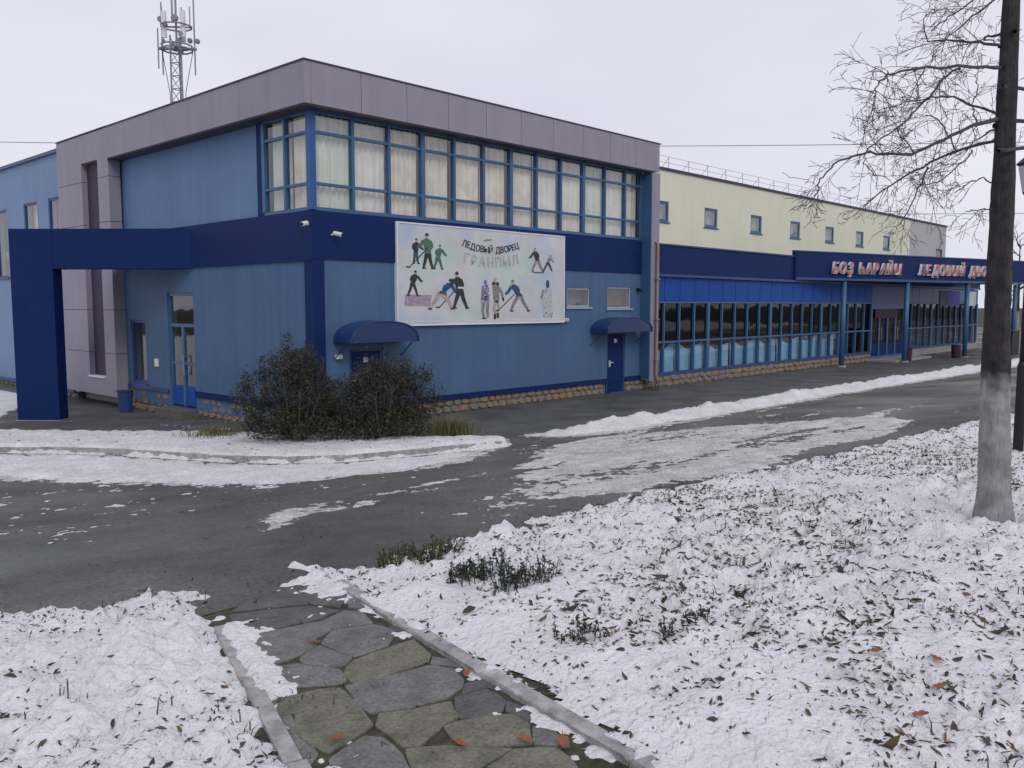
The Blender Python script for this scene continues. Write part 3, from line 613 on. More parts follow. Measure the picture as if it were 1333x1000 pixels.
for i, (x, y, lb) in enumerate(SLV):
    big_leaf(x, y, tz(x, y)+float(np.maximum(lawn_right_h(np.array(x), np.array(y)), 0))+0.015, 0.085, lb, 20+i, group='brown leaves on the lawn')
# ------------------------------------------------------------------ office block
def wall_sheet(plane, u0, u1, v0, v1, holes, at_, depth, name, mat, parent):
    """wall face with real openings; plane 'y': u = x, faces -y at y = at_; plane 'x': u = y, faces -x at x = at_"""
    us = sorted({u0, u1, *[h[0] for h in holes], *[h[1] for h in holes]}); vs_ = sorted({v0, v1, *[h[2] for h in holes], *[h[3] for h in holes]})
    P = (lambda u, v, d: (u, at_+d, v)) if plane == 'y' else (lambda u, v, d: (at_+d, u, v))
    mb = MB()
    def q(a, b, c, d): mb.face([a, b, c, d] if plane == 'y' else [d, c, b, a])
    for a, b in zip(us[:-1], us[1:]):
        for c, d in zip(vs_[:-1], vs_[1:]):
            if any(h[0] <= a and b <= h[1] and h[2] <= c and d <= h[3] for h in holes): continue
            q(P(a, c, 0), P(b, c, 0), P(b, d, 0), P(a, d, 0))
            q(P(a, d, depth), P(b, d, depth), P(b, c, depth), P(a, c, depth))
    for a, b, c, d in holes:
        q(P(a, c, 0), P(a, c, depth), P(b, c, depth), P(b, c, 0)); q(P(a, d, 0), P(b, d, 0), P(b, d, depth), P(a, d, depth))
        q(P(a, c, 0), P(a, d, 0), P(a, d, depth), P(a, c, depth)); q(P(b, c, 0), P(b, c, depth), P(b, d, depth), P(b, d, 0))
    return mb.build(name, mat, parent)

OB = thing('office_block', 'two storey blue corner block with grey cornice and glazed upper floor', 'building', (6, 6, 0))
W1 = (8.05, 9.05, 2.49, 3.02); W2 = (9.84, 11.0, 2.45, 3.07)
D1 = (0.85, 1.75, 0.12, 1.62); D2 = (9.85, 10.72, 0.05, 1.76)
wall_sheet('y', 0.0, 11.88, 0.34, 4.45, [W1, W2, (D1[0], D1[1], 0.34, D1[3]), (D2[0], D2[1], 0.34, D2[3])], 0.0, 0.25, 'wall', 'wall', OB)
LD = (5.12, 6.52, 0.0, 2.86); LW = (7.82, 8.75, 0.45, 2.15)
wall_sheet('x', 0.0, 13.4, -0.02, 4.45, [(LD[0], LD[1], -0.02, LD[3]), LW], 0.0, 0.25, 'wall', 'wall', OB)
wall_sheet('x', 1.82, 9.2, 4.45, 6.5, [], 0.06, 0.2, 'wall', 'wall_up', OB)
# far wing of the same block
WW = [(13.45, 14.45, 3.5, 5.86), (15.42, 16.68, 3.5, 5.86), (18.4, 19.6, 3.5, 5.82), (21.2, 22.4, 3.5, 5.82)]
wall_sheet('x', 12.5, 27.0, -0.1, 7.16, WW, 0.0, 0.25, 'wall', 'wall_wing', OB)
bx('roof', 0.06, 11.8, 0.1, 13.4, 6.52, 6.9, 'roof', OB)
bx('roof', 0.06, 11.8, 13.4, 27.0, 6.82, 7.10, 'roof', OB)
bx('roof_edge', -0.09, 0.10, 12.9, 27.05, 7.16, 7.26, 'navy_mid', OB)
bx('inner_wall', 0.3, 11.6, 2.6, 2.8, 0.2, 6.5, 'room', OB)
bx('inner_wall', 2.2, 2.4, 2.8, 26.8, 0.0, 6.5, 'room', OB)
bx('floor_slab', 0.28, 11.6, 0.27, 26.8, 4.15, 4.43, 'room', OB)
bx('floor_slab', 0.28, 11.6, 0.27, 26.8, -0.35, 0.02, 'room', OB)
bx('wall', 11.6, 11.86, 0.26, 27.0, 0.0, 6.5, 'wall', OB)
bx('wall', 0.06, 11.86, 27.0, 27.25, 0.0, 7.1, 'wall', OB)
# navy band, corner strips, skirting
bx('band', -0.04, 11.5, -0.04, 0.0, 3.48, 4.45, 'navy', OB)
bx('band', -0.04, 0.0, 0.0, 5.05, 3.44, 4.45, 'navy', OB)
bx('band', -0.03, 0.0, 5.05, 8.95, 3.62, 4.45, 'navy', OB)
bx('corner_strip', -0.03, 0.25, -0.03, 0.0, 0.34, 3.478, 'navy', OB)
bx('corner_strip', -0.03, 0.0, 0.0, 0.27, 0.34, 3.438, 'navy', OB)
bx('skirting', 0.25, 0.84, -0.05, 0.0, 0.32, 0.44, 'navy', OB); bx('skirting', 1.76, 9.84, -0.05, 0.0, 0.32, 0.44, 'navy', OB); bx('skirting', 10.73, 11.5, -0.05, 0.0, 0.32, 0.44, 'navy', OB)
bx('skirting', -0.05, 0.0, 0.27, 5.1, 0.30, 0.44, 'navy', OB)
bx('skirting', -0.05, 0.0, 6.54, 8.95, 0.30, 0.40, 'navy_mid', OB)
bx('skirting', -0.05, 0.0, 12.9, 27.0, -0.14, -0.02, 'navy_mid', OB)
bx('corner_strip', 0.0, 0.055, 1.78, 2.05, 4.46, 6.45, 'navy', OB)

# plinth of rubble stones
rp_ = random.Random(3)
_st = []
for k in range(7):
    mb = MB(); nn = 7; r = random.Random(50+k)
    ang = sorted([2*math.pi*(j+r.uniform(-.3, .3))/nn for j in range(nn)])
    c1 = [(math.cos(a)*r.uniform(.43, .56), math.sin(a)*r.uniform(.42, .55)) for a in ang]
    mb.v = [(x, 0, z) for x, z in c1]+[(x*.8, -1, z*.8) for x, z in c1]
    for j in range(nn): mb.f.append((j, (j+1) % nn, nn+(j+1) % nn, nn+j))
    mb.f.append(tuple(range(nn, 2*nn)))
    for mt in ('stone_a', 'stone_b', 'stone_c'):
        me = bpy.data.meshes.new('stone'); me.from_pydata(mb.v, [], mb.f); me.update(); me.materials.append(MAT[mt]); _st.append((mt, me))
def stone(u, z, w, h, plane, at_, parent):
    mt = rp_.choices(['stone_a', 'stone_b', 'stone_c'], [5, 5, 2])[0]
    me = rp_.choice([s for s in _st if s[0] == mt])[1]
    c = (u, at_, z) if plane == 'y' else (at_, u, z)
    o = link('stone', me, None, parent, c, rot=(0, rp_.uniform(-.2, .2), 0) if plane == 'y' else (0, 0, -math.pi/2))
    o.scale = (w*1.06, rp_.uniform(.02, .045), h*1.08); return o
def plinth(u0, u1, z0, z1, plane, at_, parent, gaps=(), step=0.27):
    if plane == 'y':
        ed = sorted([u0, u1]+[g for q in gaps for g in q])
        for a, b in zip(ed[::2], ed[1::2]): bx('plinth', a, b, at_, at_+0.2, z0-0.5, z1, 'mortar', parent)
    else: bx('plinth', at_, at_+0.2, u0, u1, z0-0.5, z1, 'mortar', parent)
    rows = max(1, round((z1-z0)/0.18))
    for k in range(rows):
        h = (z1-z0)/rows; u = u0+rp_.uniform(0, .1)
        while u < u1-0.1:
            w = rp_.uniform(.7, 1.35)*step; w = min(w, u1-u)
            if not any(a-0.02 < u+w/2 < b+0.02 for a, b in gaps): stone(u+w/2, z0+h*(k+.5), w, h, plane, at_, parent)
            u += w
plinth(0.0, 11.9, 0.0, 0.33, 'y', 0.03, OB, gaps=[(0.8, 1.8), (9.82, 10.75)])
plinth(0.25, 5.08, -0.16, 0.30, 'x', 0.03, OB, step=0.33)
plinth(6.56, 9.0, -0.3, 0.30, 'x', 0.03, OB, step=0.36)
plinth(12.8, 20.0, -0.42, -0.14, 'x', 0.03, OB, step=0.5)

# cornice: cladding panels over a backing, soffit, dark cap
CZ0, CZ1 = 6.45, 7.255
bx('cornice_backing', -0.33, 11.84, -0.33, 0.12, CZ0+0.01, CZ1-0.02, 'grey_dark', OB)
bx('cornice_backing', -0.33, 0.12, 0.12, 9.0, CZ0+0.01, CZ1-0.02, 'grey_dark', OB)
npn = 10; pw = (11.86+0.20)/npn
bx('cladding_panel', -0.36, -0.205, -0.36, -0.33, CZ0, CZ1, 'grey', OB, 0.004)
for k in range(npn):
    a = -0.20+k*pw; bx('cladding_panel', a, a+pw-0.012, -0.36, -0.33, CZ0, CZ1, 'grey', OB, 0.004)
lw = (9.0+0.2)/8
bx('cladding_panel', -0.36, -0.33, -0.328, -0.208, CZ0, CZ1, 'grey', OB, 0.004)
for k in range(8):
    a = -0.2+k*lw; bx('cladding_panel', -0.36, -0.33, a, a+lw-0.008, CZ0, CZ1, 'grey', OB, 0.004)
bx('soffit', -0.34, 11.45, -0.34, 0.10, CZ0-0.03, CZ0-0.002, 'grey_dark', OB)
bx('soffit', -0.34, 0.10, 0.10, 9.0, CZ0-0.03, CZ0-0.002, 'grey_dark', OB)
bx('cornice_cap', -0.38, 11.9, -0.38, 0.15, CZ1+0.002, CZ1+0.03, 'grey_dark', OB)
bx('cornice_cap', -0.38, 0.15, 0.15, 9.0, CZ1+0.002, CZ1+0.03, 'grey_dark', OB)
# grey fin closing the front at its right end
bx('end_fin', 11.5, 11.9, -0.36, -0.002, 0.30, CZ0-0.035, 'grey', OB, 0.006)
bx('fin_reveal', 11.47, 11.498, -0.34, 0.0, 0.36, CZ0-0.035, 'frame', OB)
# grey pylon on the long side with a dark slot
PY0, PY1, PX = 9.02, 12.65, -0.32
for a, b, c, d in [(PY0, 9.72, 0.02, 7.28), (10.86, PY1, 0.02, 7.28)]:
    zz = [c, 1.22, 2.42, 3.6, 4.8, 6.0, d]
    for z0, z1 in zip(zz[:-1], zz[1:]): bx('cladding_panel', PX, 0.0, a, b, z0, z1-0.012, 'grey', OB, 0.004)
bx('cladding_panel', PX, 0.0, 9.72, 10.86, 6.50, 7.268, 'grey', OB, 0.004)
bx('cladding_panel', PX, 0.0, 9.72, 10.86, 0.02, 0.50, 'grey', OB, 0.004)
bx('slot', PX+0.16, 0.0, 9.722, 10.858, 0.50, 6.49, 'slot', OB)
bx('sill', PX-0.05, PX+0.15, 9.74, 10.84, 0.505, 0.55, 'white', OB)
bx('cornice_cap', PX-0.02, 0.2, PY0, PY1+0.02, 7.285, 7.31, 'grey_dark', OB)

# curtain wall of the upper floor
def curtain(u0, u1, z0, z1, plane, at_, parent, mat, seed, fold=0.03):
    r = random.Random(seed); n = 26; mb = MB(); ph = r.uniform(0, 6)
    pts = []
    for k in range(n+1):
        u = u0+(u1-u0)*k/n; d = at_+fold*math.sin(k*1.55+ph)+0.012*math.sin(k*3.7)
        pts.append((u, d))
    for (a, da), (b, db) in zip(pts[:-1], pts[1:]):
        P = (lambda u, d, z: (u, d, z)) if plane == 'y' else (lambda u, d, z: (d, u, z))
        mb.face([P(a, da, z0), P(b, db, z0), P(b, db, z1), P(a, da, z1)])
    return mb.build('curtain', mat, parent, smooth=False)
def glazing(parent, plane, us, zs, at_, thick, mats=('frame', 'glass'), name='upper_glazing', cur=True, seed=1):
    sill = (lambda a, b, z0, z1, d0, d1, nm, mt, p: bx(nm, a, b, d0, d1, z0, z1, mt, p)) if plane == 'y' else (lambda a, b, z0, z1, d0, d1, nm, mt, p: bx(nm, d0, d1, a, b, z0, z1, mt, p))
    g = sill(us[0], us[-1], zs[0]-0.05, zs[0]+0.025, at_-0.03, at_+0.06, name, mats[0], parent)
    sill(us[0], us[-1], zs[-1]-0.025, zs[-1]+0.04, at_-0.03, at_+0.06, 'frame_head', mats[0], g)
    for k, u in enumerate(us):
        w = 0.055 if k in thick else 0.034
        sill(u-w, u+w, zs[0]+0.025, zs[-1]-0.025, at_-0.045, at_+0.07, 'mullion', mats[0], g)
    for z in zs[1:-1]:
        for k, (a, b) in enumerate(zip(us[:-1], us[1:])):
            wa = 0.055 if k in thick else 0.034; wb = 0.055 if k+1 in thick else 0.034
            sill(a+wa, b-wb, z-0.028, z+0.028, at_-0.035, at_+0.06, 'transom', mats[0], g)
    for a, b in zip(us[:-1], us[1:]):
        for c, d in zip(zs[:-1], zs[1:]): sill(a+.01, b-.01, c+.01, d-.01, at_+0.01, at_+0.02, 'pane', mats[1], g)
    if cur:
        r = random.Random(seed)
        for k, (a, b) in enumerate(zip(us[:-1], us[1:])):
            mt = r.choices(['curtain', 'curtain_g', 'curtain_w'], [4, 2, 2])[0]
            f0, f1 = r.choice([(0.0, 1.0), (0.0, 1.0), (0.0, 0.86), (0.0, 0.93), (0.06, 1.0), (0.0, 1.0)])
            curtain(a+(b-a)*f0+.01, a+(b-a)*f1-.01, zs[0]+0.03, zs[-1]-0.03, plane, at_+0.12+0.04*r.random(), g, mt, k+seed*10, fold=r.uniform(.03, .055))
    return g
BAY = 0.962
GU = [0.06+BAY*k for k in range(13)]; GU[-1] = 11.46
ZS = [4.50, 4.99, 6.01, 6.41]
glazing(OB, 'y', GU, ZS, 0.02, {3, 6, 9, 12}, seed=5)
glazing(OB, 'x', [0.10, 0.94, 1.76], ZS, 0.02, {2}, seed=9)
bx('corner_post', -0.05, 0.09, -0.05, 0.09, 4.46, 6.418, 'blue_post', OB, 0.01)

# lower windows with pale frames
def small_window(parent, plane, a, b, c, d, at_, inner='dark', framemat='white', bar=False, depth=0.12, fw=0.05, glass='glass', sillm=True):
    f = MB()
    def B(u0, u1, z0, z1, d0, d1):
        f.box(u0, u1, d0, d1, z0, z1) if plane == 'y' else f.box(d0, d1, u0, u1, z0, z1)
    d0, d1 = at_+0.03, at_+depth
    B(a, a+fw, c, d, d0, d1); B(b-fw, b, c, d, d0, d1); B(a+fw, b-fw, c, c+fw, d0, d1); B(a+fw, b-fw, d-fw, d, d0, d1)
    if bar: B((a+b)/2-.02, (a+b)/2+.02, c+fw, d-fw, d0+.01, d1-.01)
    w = f.build('window', framemat, parent)
    p = MB()
    (p.box(a+fw-.005, b-fw+.005, d0+.03, d0+.04, c+fw-.005, d-fw+.005) if plane == 'y' else p.box(d0+.03, d0+.04, a+fw-.005, b-fw+.005, c+fw-.005, d-fw+.005)); p.build('pane', glass, w)
    if inner:
        q = MB(); (q.box(a-.1, b+.1, d1+.2, d1+.22, c-.1, d+.1) if plane == 'y' else q.box(d1+.2, d1+.22, a-.1, b+.1, c-.1, d+.1)); q.build('blind_or_reflection', inner, w)
    if sillm:
        s = MB(); (s.box(a-.06, b+.06, at_-.05, at_-.002, c-.05, c-.005) if plane == 'y' else s.box(at_-.05, at_-.002, a-.06, b+.06, c-.05, c-.005)); s.build('sill', framemat, w)
    return w
MAT['wframe'] = M('pale_blue_frame', (0.30, 0.36, 0.43), 0.5, 0.05)
MAT['brown'] = M('brown_blind', (0.16, 0.10, 0.065), 0.8, 0.3, 3)
MAT['bluegrey'] = M('bluegrey_blind', (0.13, 0.17, 0.22), 0.8, 0.3, 3)
small_window(OB, 'y', *W1, 0.0, 'bluegrey', 'wframe')
small_window(OB, 'y', *W2, 0.0, 'brown', 'wframe')
for k, w in enumerate(WW):
    win = small_window(OB, 'x', *w, 0.0, 'curtain' if k < 2 else 'bush', 'navy_mid', fw=0.07)  # two farthest windows: green reflection painted as a dark leaf-coloured sheet behind the glass
# narrow window and glazed door beside the portal
small_window(OB, 'x', *LW, 0.0, 'bluegrey', 'navy_mid', fw=0.08)
def glazed_door(parent, y0, y1, z0, z1, x, name='door'):
    f = MB(); fw = 0.09
    f.box(x+.04, x+.16, y0, y0+fw, z0, z1); f.box(x+.04, x+.16, y1-fw, y1, z0, z1); f.box(x+.04, x+.16, y0+fw, y1-fw, z1-fw, z1)
    f.box(x+.04, x+.15, y0+fw, y1-fw, z0+2.0, z0+2.08); f.box(x+.04, x+.15, (y0+y1)/2-.05, (y0+y1)/2+.05, z0, z0+2.0)
    dr = f.build(name, 'frame', parent)
    for a, b in ((y0+fw, (y0+y1)/2-.05), ((y0+y1)/2+.05, y1-fw)):
        bx('door_panel', x+.06, x+.12, a+.004, b-.004, z0+.02, z0+.52, 'bright', dr)
        bx('pane', x+.08, x+.09, a, b, z0+.52, z0+2.0, 'glass', dr)
        bx('crossbar', x+.05, x+.13, a+.004, b-.004, z0+1.05, z0+1.12, 'frame', dr)
    bx('pane', x+.08, x+.09, y0+fw, y1-fw, z0+2.08, z1-fw, 'glass', dr)
    h = MB(); h.tube([(x-.02, (y0+y1)/2-.12, z0+.8), (x-.02, (y0+y1)/2-.12, z0+1.3)], .015, 6); h.box(x-.02, x+.05, (y0+y1)/2-.13, (y0+y1)/2-.11, z0+.82, z0+.84); h.box(x-.02, x+.05, (y0+y1)/2-.13, (y0+y1)/2-.11, z0+1.26, z0+1.28)
    h.build('handle', 'metal', dr)
    return dr
glazed_door(OB, LD[0], LD[1], 0.0, LD[3], 0.0)
bx('doorstep', -0.4, 0.1, 5.05, 6.55, -0.32, -0.03, 'mortar', OB, 0.01)
# solid metal doors under the barrel hoods
def metal_door(parent, a, b, z0, z1):
    f = MB(); f.box(a, a+.06, .02, .12, z0, z1); f.box(b-.06, b, .02, .12, z0, z1); f.box(a+.06, b-.06, .02, .12, z1-.06, z1)
    d = f.build('door', 'navy_mid', parent)
    bx('door_leaf', a+.062, b-.062, .03, .075, z0+.01, z1-.062, 'navy', d, 0.004)
    h = MB(); h.box(a+.13, a+.16, -.012, .03, z0+.72, z0+.90); h.tube([(a+.145, -.012, z0+.84), (a+.145, -.05, z0+.84), (a+.24, -.05, z0+.84)], .01, 6)
    h.build('handle', 'white', d)
    bx('door_sign', (a+b)/2-.06, (a+b)/2+.06, .018, .029, z1-.30, z1-.19, 'white', d)
    bx('threshold', a-.02, b+.02, -.14, .2, -.2, z0, 'navy_mid', d)
    return d
metal_door(OB, *D1); metal_door(OB, *D2)
def hood(parent, xa, xb, z0, rise, dep):
    """barrel vault hood on a light frame"""
    mb = MB(); n = 18; T = 0.012
    def arc(y, s=1.0, dz=0): return [((xa+xb)/2-(xb-xa)/2*s*math.cos(math.pi*k/n), y, z0+dz+rise*s*math.sin(math.pi*k/n)**0.75) for k in range(n+1)]
    A, Bq = arc(0.0), arc(-dep); A2, B2 = arc(0.0, .975), arc(-dep, .975)
    for k in range(n):
        mb.face([A[k], A[k+1], Bq[k+1], Bq[k]][::-1]); mb.face([A2[k], A2[k+1], B2[k+1], B2[k]]); mb.face([Bq[k], Bq[k+1], B2[k+1], B2[k]][::-1])
    o = mb.build('door_hood', 'hood', parent, smooth=True)
    for y in (-dep+.01, -dep/2, -.02): m2 = MB(); m2.tube(arc(y, .965), .014, 6); m2.build('hood_rib', 'navy_mid', o, smooth=True)
    m3 = MB()
    for x in (xa+.03, xb-.03): m3.tube([(x, 0, z0), (x, -dep, z0)], .014, 6); m3.tube([(x, 0, z0-.35), (x, -dep*.7, z0)], .012, 6)
    m3.build('hood_bracket', 'navy_mid', o)
    v = MB(); v.face([(p[0], -dep+.02, p[2]) for p in arc(0, .95)]); v.face([(p[0], -dep+.03, p[2]) for p in arc(0, .95)][::-1]); v.build('hood_front', 'hood', o)
    return o
hood(OB, 0.45, 2.28, 1.77, 0.45, 0.62)
hood(OB, 9.05, 11.25, 1.78, 0.42, 0.62)
# downpipe on the fin
dp = MB(); dp.tube([(11.72, -.2, 4.5), (11.72, -.43, 4.35), (11.72, -.43, .45), (11.74, -.5, .2)], .048, 10)
dpo = dp.build('downpipe', 'pipe', OB, smooth=True)
for z in (.9, 2.1, 3.3): bx('pipe_clip', 11.655, 11.785, -.49, -.362, z, z+.04, 'metal', dpo)

# ------------------------------------------------------------------ diagonal portal at the side door
pa = Vector((0.0, 5.05)); pb2 = Vector((-3.02, 8.37)); pd = (pb2-pa).normalized(); pn = Vector((pd.y, -pd.x))  # pn points towards the building
if pn.x < 0: pn = -pn
def pprism(s0, s1, w0, w1, z0, z1):
    q = [pa+pd*s0+pn*w0, pa+pd*s1+pn*w0, pa+pd*s1+pn*w1, pa+pd*s0+pn*w1]
    m = MB(); m.prism([(p.x, p.y, z0) for p in q], [(p.x, p.y, z1) for p in q]); return m
Lp = (pb2-pa).length
PT = thing('portal', 'navy blue portal frame standing diagonally before the side entrance', 'portal', (-2.6, 7.9, -0.33))
pprism(0.03, Lp-1.05, 0, 0.42, 3.42, 4.385).build('beam', 'navy', PT, bev=0.008)
pprism(Lp-1.05+.004, Lp, 0, 0.42, -0.32, 4.385).build('leg', 'navy', PT, bev=0.008)
q = [pa+pd*0.45+pn*.43, pa+pd*(Lp-1.2)+pn*.43, Vector((-.08, 8.98)), Vector((-.08, 5.2))]
m = MB(); m.prism([(p.x, p.y, 3.5) for p in q], [(p.x, p.y, 3.66) for p in q]); m.build('canopy_slab', 'frame', PT)
pprism(Lp-1.09, Lp+.04, -.04, .46, -0.42, -0.28).build('base_plate', 'concrete', PT)

# ------------------------------------------------------------------ yellow ice hall behind
IH = thing('ice_hall', 'tall pale yellow ice hall rising behind the low glazed gallery', 'building', (34, 12, 0))
HW = [(x-.55, x+.55, 5.93, 6.76) for x in (20.05, 23.95, 28.08, 32.2, 36.38, 40.52, 44.7)]
wall_sheet('y', 12.0, 48.7, 0.0, 8.0, HW, 5.0, 0.2, 'wall', 'yellow', IH)
wall_sheet('y', 48.7, 55.9, 0.0, 8.0, [(53.9, 55.2, 5.0, 6.4)], 5.0, 0.2, 'wall', 'hallgrey', IH)
bx('wall', 55.7, 55.9, 5.2, 40, 0, 8.0, 'hallgrey', IH); bx('wall', 12.0, 12.2, 5.2, 40, 0, 8.0, 'yellow', IH); bx('wall', 12.0, 55.9, 40, 40.2, 0, 8, 'yellow', IH)
bx('roof', 12.2, 55.7, 5.2, 40, 7.7, 7.95, 'roof', IH)
bx('roof_edge', 11.95, 55.95, 4.93, 5.22, 8.002, 8.10, 'grey_dark', IH)
bx('inner_wall', 12.2, 55.7, 6.2, 6.3, 4.5, 7.7, 'room', IH)
MAT['hglass'] = glass_mat('hall_window_glass', (0.75, 0.80, 0.90), 0.22)
for k, w in enumerate(HW):
    small_window(IH, 'y', *w, 5.0, 'curtain', 'frame', fw=0.11, glass='hglass')
small_window(IH, 'y', 53.9, 55.2, 5.0, 6.4, 5.0, 'dark', 'grey_dark', fw=0.1)
# snow guard railing along the roof edge
RG = thing('roof_railing', 'thin pale railing along the roof edge of the yellow hall', 'railing', (36, 5.3, 8.1))
x = 13.0
while x < 55.8:
    m = MB(); m.tube([(x, 5.15, 8.1), (x, 5.15, 8.62)], .012, 5); m.tube([(x, 5.15, 8.55), (x, 5.6, 8.1)], .009, 5); m.build('post', 'metal', RG); x += 1.55
for z in (8.36, 8.6): m = MB(); m.tube([(12.6, 5.15, z), (55.8, 5.15, z)], .008, 5); m.build('rail', 'metal', RG)

# ------------------------------------------------------------------ glazed entrance gallery
GA = thing('entrance_gallery', 'low navy entrance gallery with a long dark glazed front', 'building', (28, 2.5, 0))
GX0, GX1, GYP = 11.92, 46.0, 0.10
bx('fascia', GX0, GX1, 0.0, 0.25, 3.50, 4.38, 'navy', GA, 0.006)
bx('fascia_trim', GX0, GX1, -0.05, 0.0, 3.42, 3.50, 'navy_mid', GA)
bx('fascia_cap', GX0, GX1, -0.04, 0.3, 4.382, 4.43, 'navy_mid', GA)
bx('roof', GX0, GX1, 0.26, 4.98, 4.15, 4.32, 'roof', GA)
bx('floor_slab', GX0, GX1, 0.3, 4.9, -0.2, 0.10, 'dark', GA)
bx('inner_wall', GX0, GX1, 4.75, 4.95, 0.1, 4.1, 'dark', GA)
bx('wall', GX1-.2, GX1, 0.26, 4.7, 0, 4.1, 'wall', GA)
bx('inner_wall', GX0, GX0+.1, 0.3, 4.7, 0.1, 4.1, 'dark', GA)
gmx = [GX0+.05+.888*k for k in range(21)]          # bays up to the doors
x = GX0+.05; k = 0
for k in range(20):
    a = GX0+.05+.888*k; b = a+.888
    bx('spandrel_panel', a+.012, b-.012, 0.06, 0.10, 2.66, 3.41, 'bright', GA, 0.004)
def gallery_run(us, thick, seed):
    g = bx('gallery_glazing', us[0], us[-1], GYP-.04, GYP+.08, 0.34, 0.44, 'navy_mid', GA)
    for k, u in enumerate(us):
        w = .075 if k in thick else .032
        bx('mullion', u-w, u+w, GYP-.05, GYP+.08, .44, 2.6, 'frame', g)
    bx('frame_head', us[0], us[-1], GYP-.045, GYP+.08, 2.602, 2.655, 'frame', g)
    for k, (a, b) in enumerate(zip(us[:-1], us[1:])):
        wa = .075 if k in thick else .032; wb = .075 if k+1 in thick else .032
        bx('transom', a+wa, b-wb, GYP-.04, GYP+.06, 1.36, 1.42, 'frame', g)
        bx('pane', a+.02, b-.02, GYP+.015, GYP+.025, .45, 1.35, 'glass', g); bx('pane', a+.02, b-.02, GYP+.015, GYP+.025, 1.43, 2.59, 'glass_dark', g)
    return g
g1 = gallery_run(gmx, {0, 4, 9, 14, 20}, 1)
# pale drapes with scalloped tops behind the lower panes
def drape(a, b, seed, parent):
    r = random.Random(seed); n = 40; mb = MB(); ph = r.uniform(0, 6)
    def top(u):
        t = (u-a)/(b-a); return 1.28-0.20*math.sin(math.pi*t)**2+0.02*math.sin(u*9+ph)+0.10*seed_s
    seed_s = r.uniform(-.3, .5)
    pts = [(a+(b-a)*k/n, GYP+.17+.022*math.sin(k*1.9+ph)) for k in range(n+1)]
    for (u, d), (u2, d2) in zip(pts[:-1], pts[1:]): mb.face([(u, d, .42), (u2, d2, .42), (u2, d2, top(u2)), (u, d, top(u))])
    return mb.build('drape', 'drape', parent)
for k in range(0, 16, 2): drape(gmx[k]+.02, gmx[k+2]-.02, k, g1)
plinth(GX0, 29.6, 0.0, 0.33, 'y', 0.05, GA, step=0.42)
DXS = [29.7, 30.72, 31.74, 32.76, 33.78]
# entrance doors
for a, b in zip(DXS[:-1], DXS[1:]):
    f = MB(); f.box(a, a+.07, .06, .16, .1, 2.45); f.box(b-.07, b-.002, .06, .16, .1, 2.45); f.box(a+.07, b-.07, .06, .16, 2.37, 2.45); f.box(a+.07, b-.07, .06, .15, .1, .2)
    d = f.build('door', 'frame', GA)
    bx('door_panel', a+.07, b-.07, .08, .13, .2, .75, 'navy', d); bx('pane', a+.07, b-.07, .1, .11, .75, 2.37, 'glass_dark', d)
    h = MB(); hx = a+.16 if (DXS.index(a) % 2) else b-.16; h.tube([(hx, .02, .95), (hx, .02, 1.5)], .018, 6); h.tube([(hx, .02, 1.0), (hx, .07, 1.0)], .012, 5); h.tube([(hx, .02, 1.45), (hx, .07, 1.45)], .012, 5); h.build('handle', 'metal', d)
bx('door_head', 29.7, 33.78, .05, .16, 2.452, 2.55, 'frame', GA); bx('spandrel_panel', 29.7, 33.78, .07, .12, 2.552, 3.41, 'navy_mid', GA)
MAT['maroon'] = M('maroon_board', (0.045, 0.02, 0.04), 0.6, 0.3, 2)
bx('notice_board', 30.1, 32.9, .03, .058, 1.95, 2.36, 'maroon', GA)
bx('doorstep', 29.4, 34.1, -1.2, .05, -.1, .10, 'concrete', GA, .01)
gm2 = [33.9+1.0*k for k in range(13)]
gallery_run(gm2, {0, 4, 8, 12}, 2)
for a, b in zip(gm2[:-1], gm2[1:]): bx('spandrel_panel', a+.012, b-.012, 0.06, 0.10, 2.66, 3.41, 'frame', GA, .004)
MAT['violet'] = M('blue_poster', (0.06, 0.07, 0.36), 0.6, 0.2, 1); MAT['palegreen'] = M('pale_green_reflection', (0.42, 0.52, 0.47), 0.6, 0.3, 1.2)
bx('poster_or_reflection', 39.0, 40.1, .03, .058, 2.5, 3.3, 'bluegrey', GA); bx('poster_or_reflection', 40.15, 42.4, .03, .058, 2.5, 3.3, 'violet', GA); bx('poster_or_reflection', 43.4, 45.4, .03, .058, 2.5, 3.3, 'palegreen', GA)  # pale green sheet has the reflection in the windows painted into its colour
bx('plinth', 33.9, 46.0, .03, .2, -.3, .33, 'concrete', GA)
# slanting canopy over the entrance
ck = .165
def cy(x): return -ck*(x-21.1)
CXe = 41.6
def cprism(xa, xb, back, front, za0, za1, zb0, zb1):
    m = MB(); m.v = [(xa, cy(xa)+front, za0), (xb, cy(xb)+front, zb0), (xb, cy(xb)+back, zb0), (xa, cy(xa)+back, za0), (xa, cy(xa)+front, za1), (xb, cy(xb)+front, zb1), (xb, cy(xb)+back, zb1), (xa, cy(xa)+back, za1)]
    m.f = [(3, 2, 1, 0), (4, 5, 6, 7), (0, 1, 5, 4), (2, 3, 7, 6), (1, 2, 6, 5), (3, 0, 4, 7)]; return m
cn = cprism(21.6, CXe, .16, 0, 3.52, 4.58, 3.64, 4.78).build('canopy', 'navy', GA, bev=.006)
cprism(21.6, CXe, .0, -.03, 3.505, 3.60, 3.625, 3.72).build('canopy_trim', 'navy_mid', cn)
cprism(21.6, CXe+.02, .18, -.03, 4.585, 4.63, 4.785, 4.83).build('canopy_cap', 'navy_mid', cn)
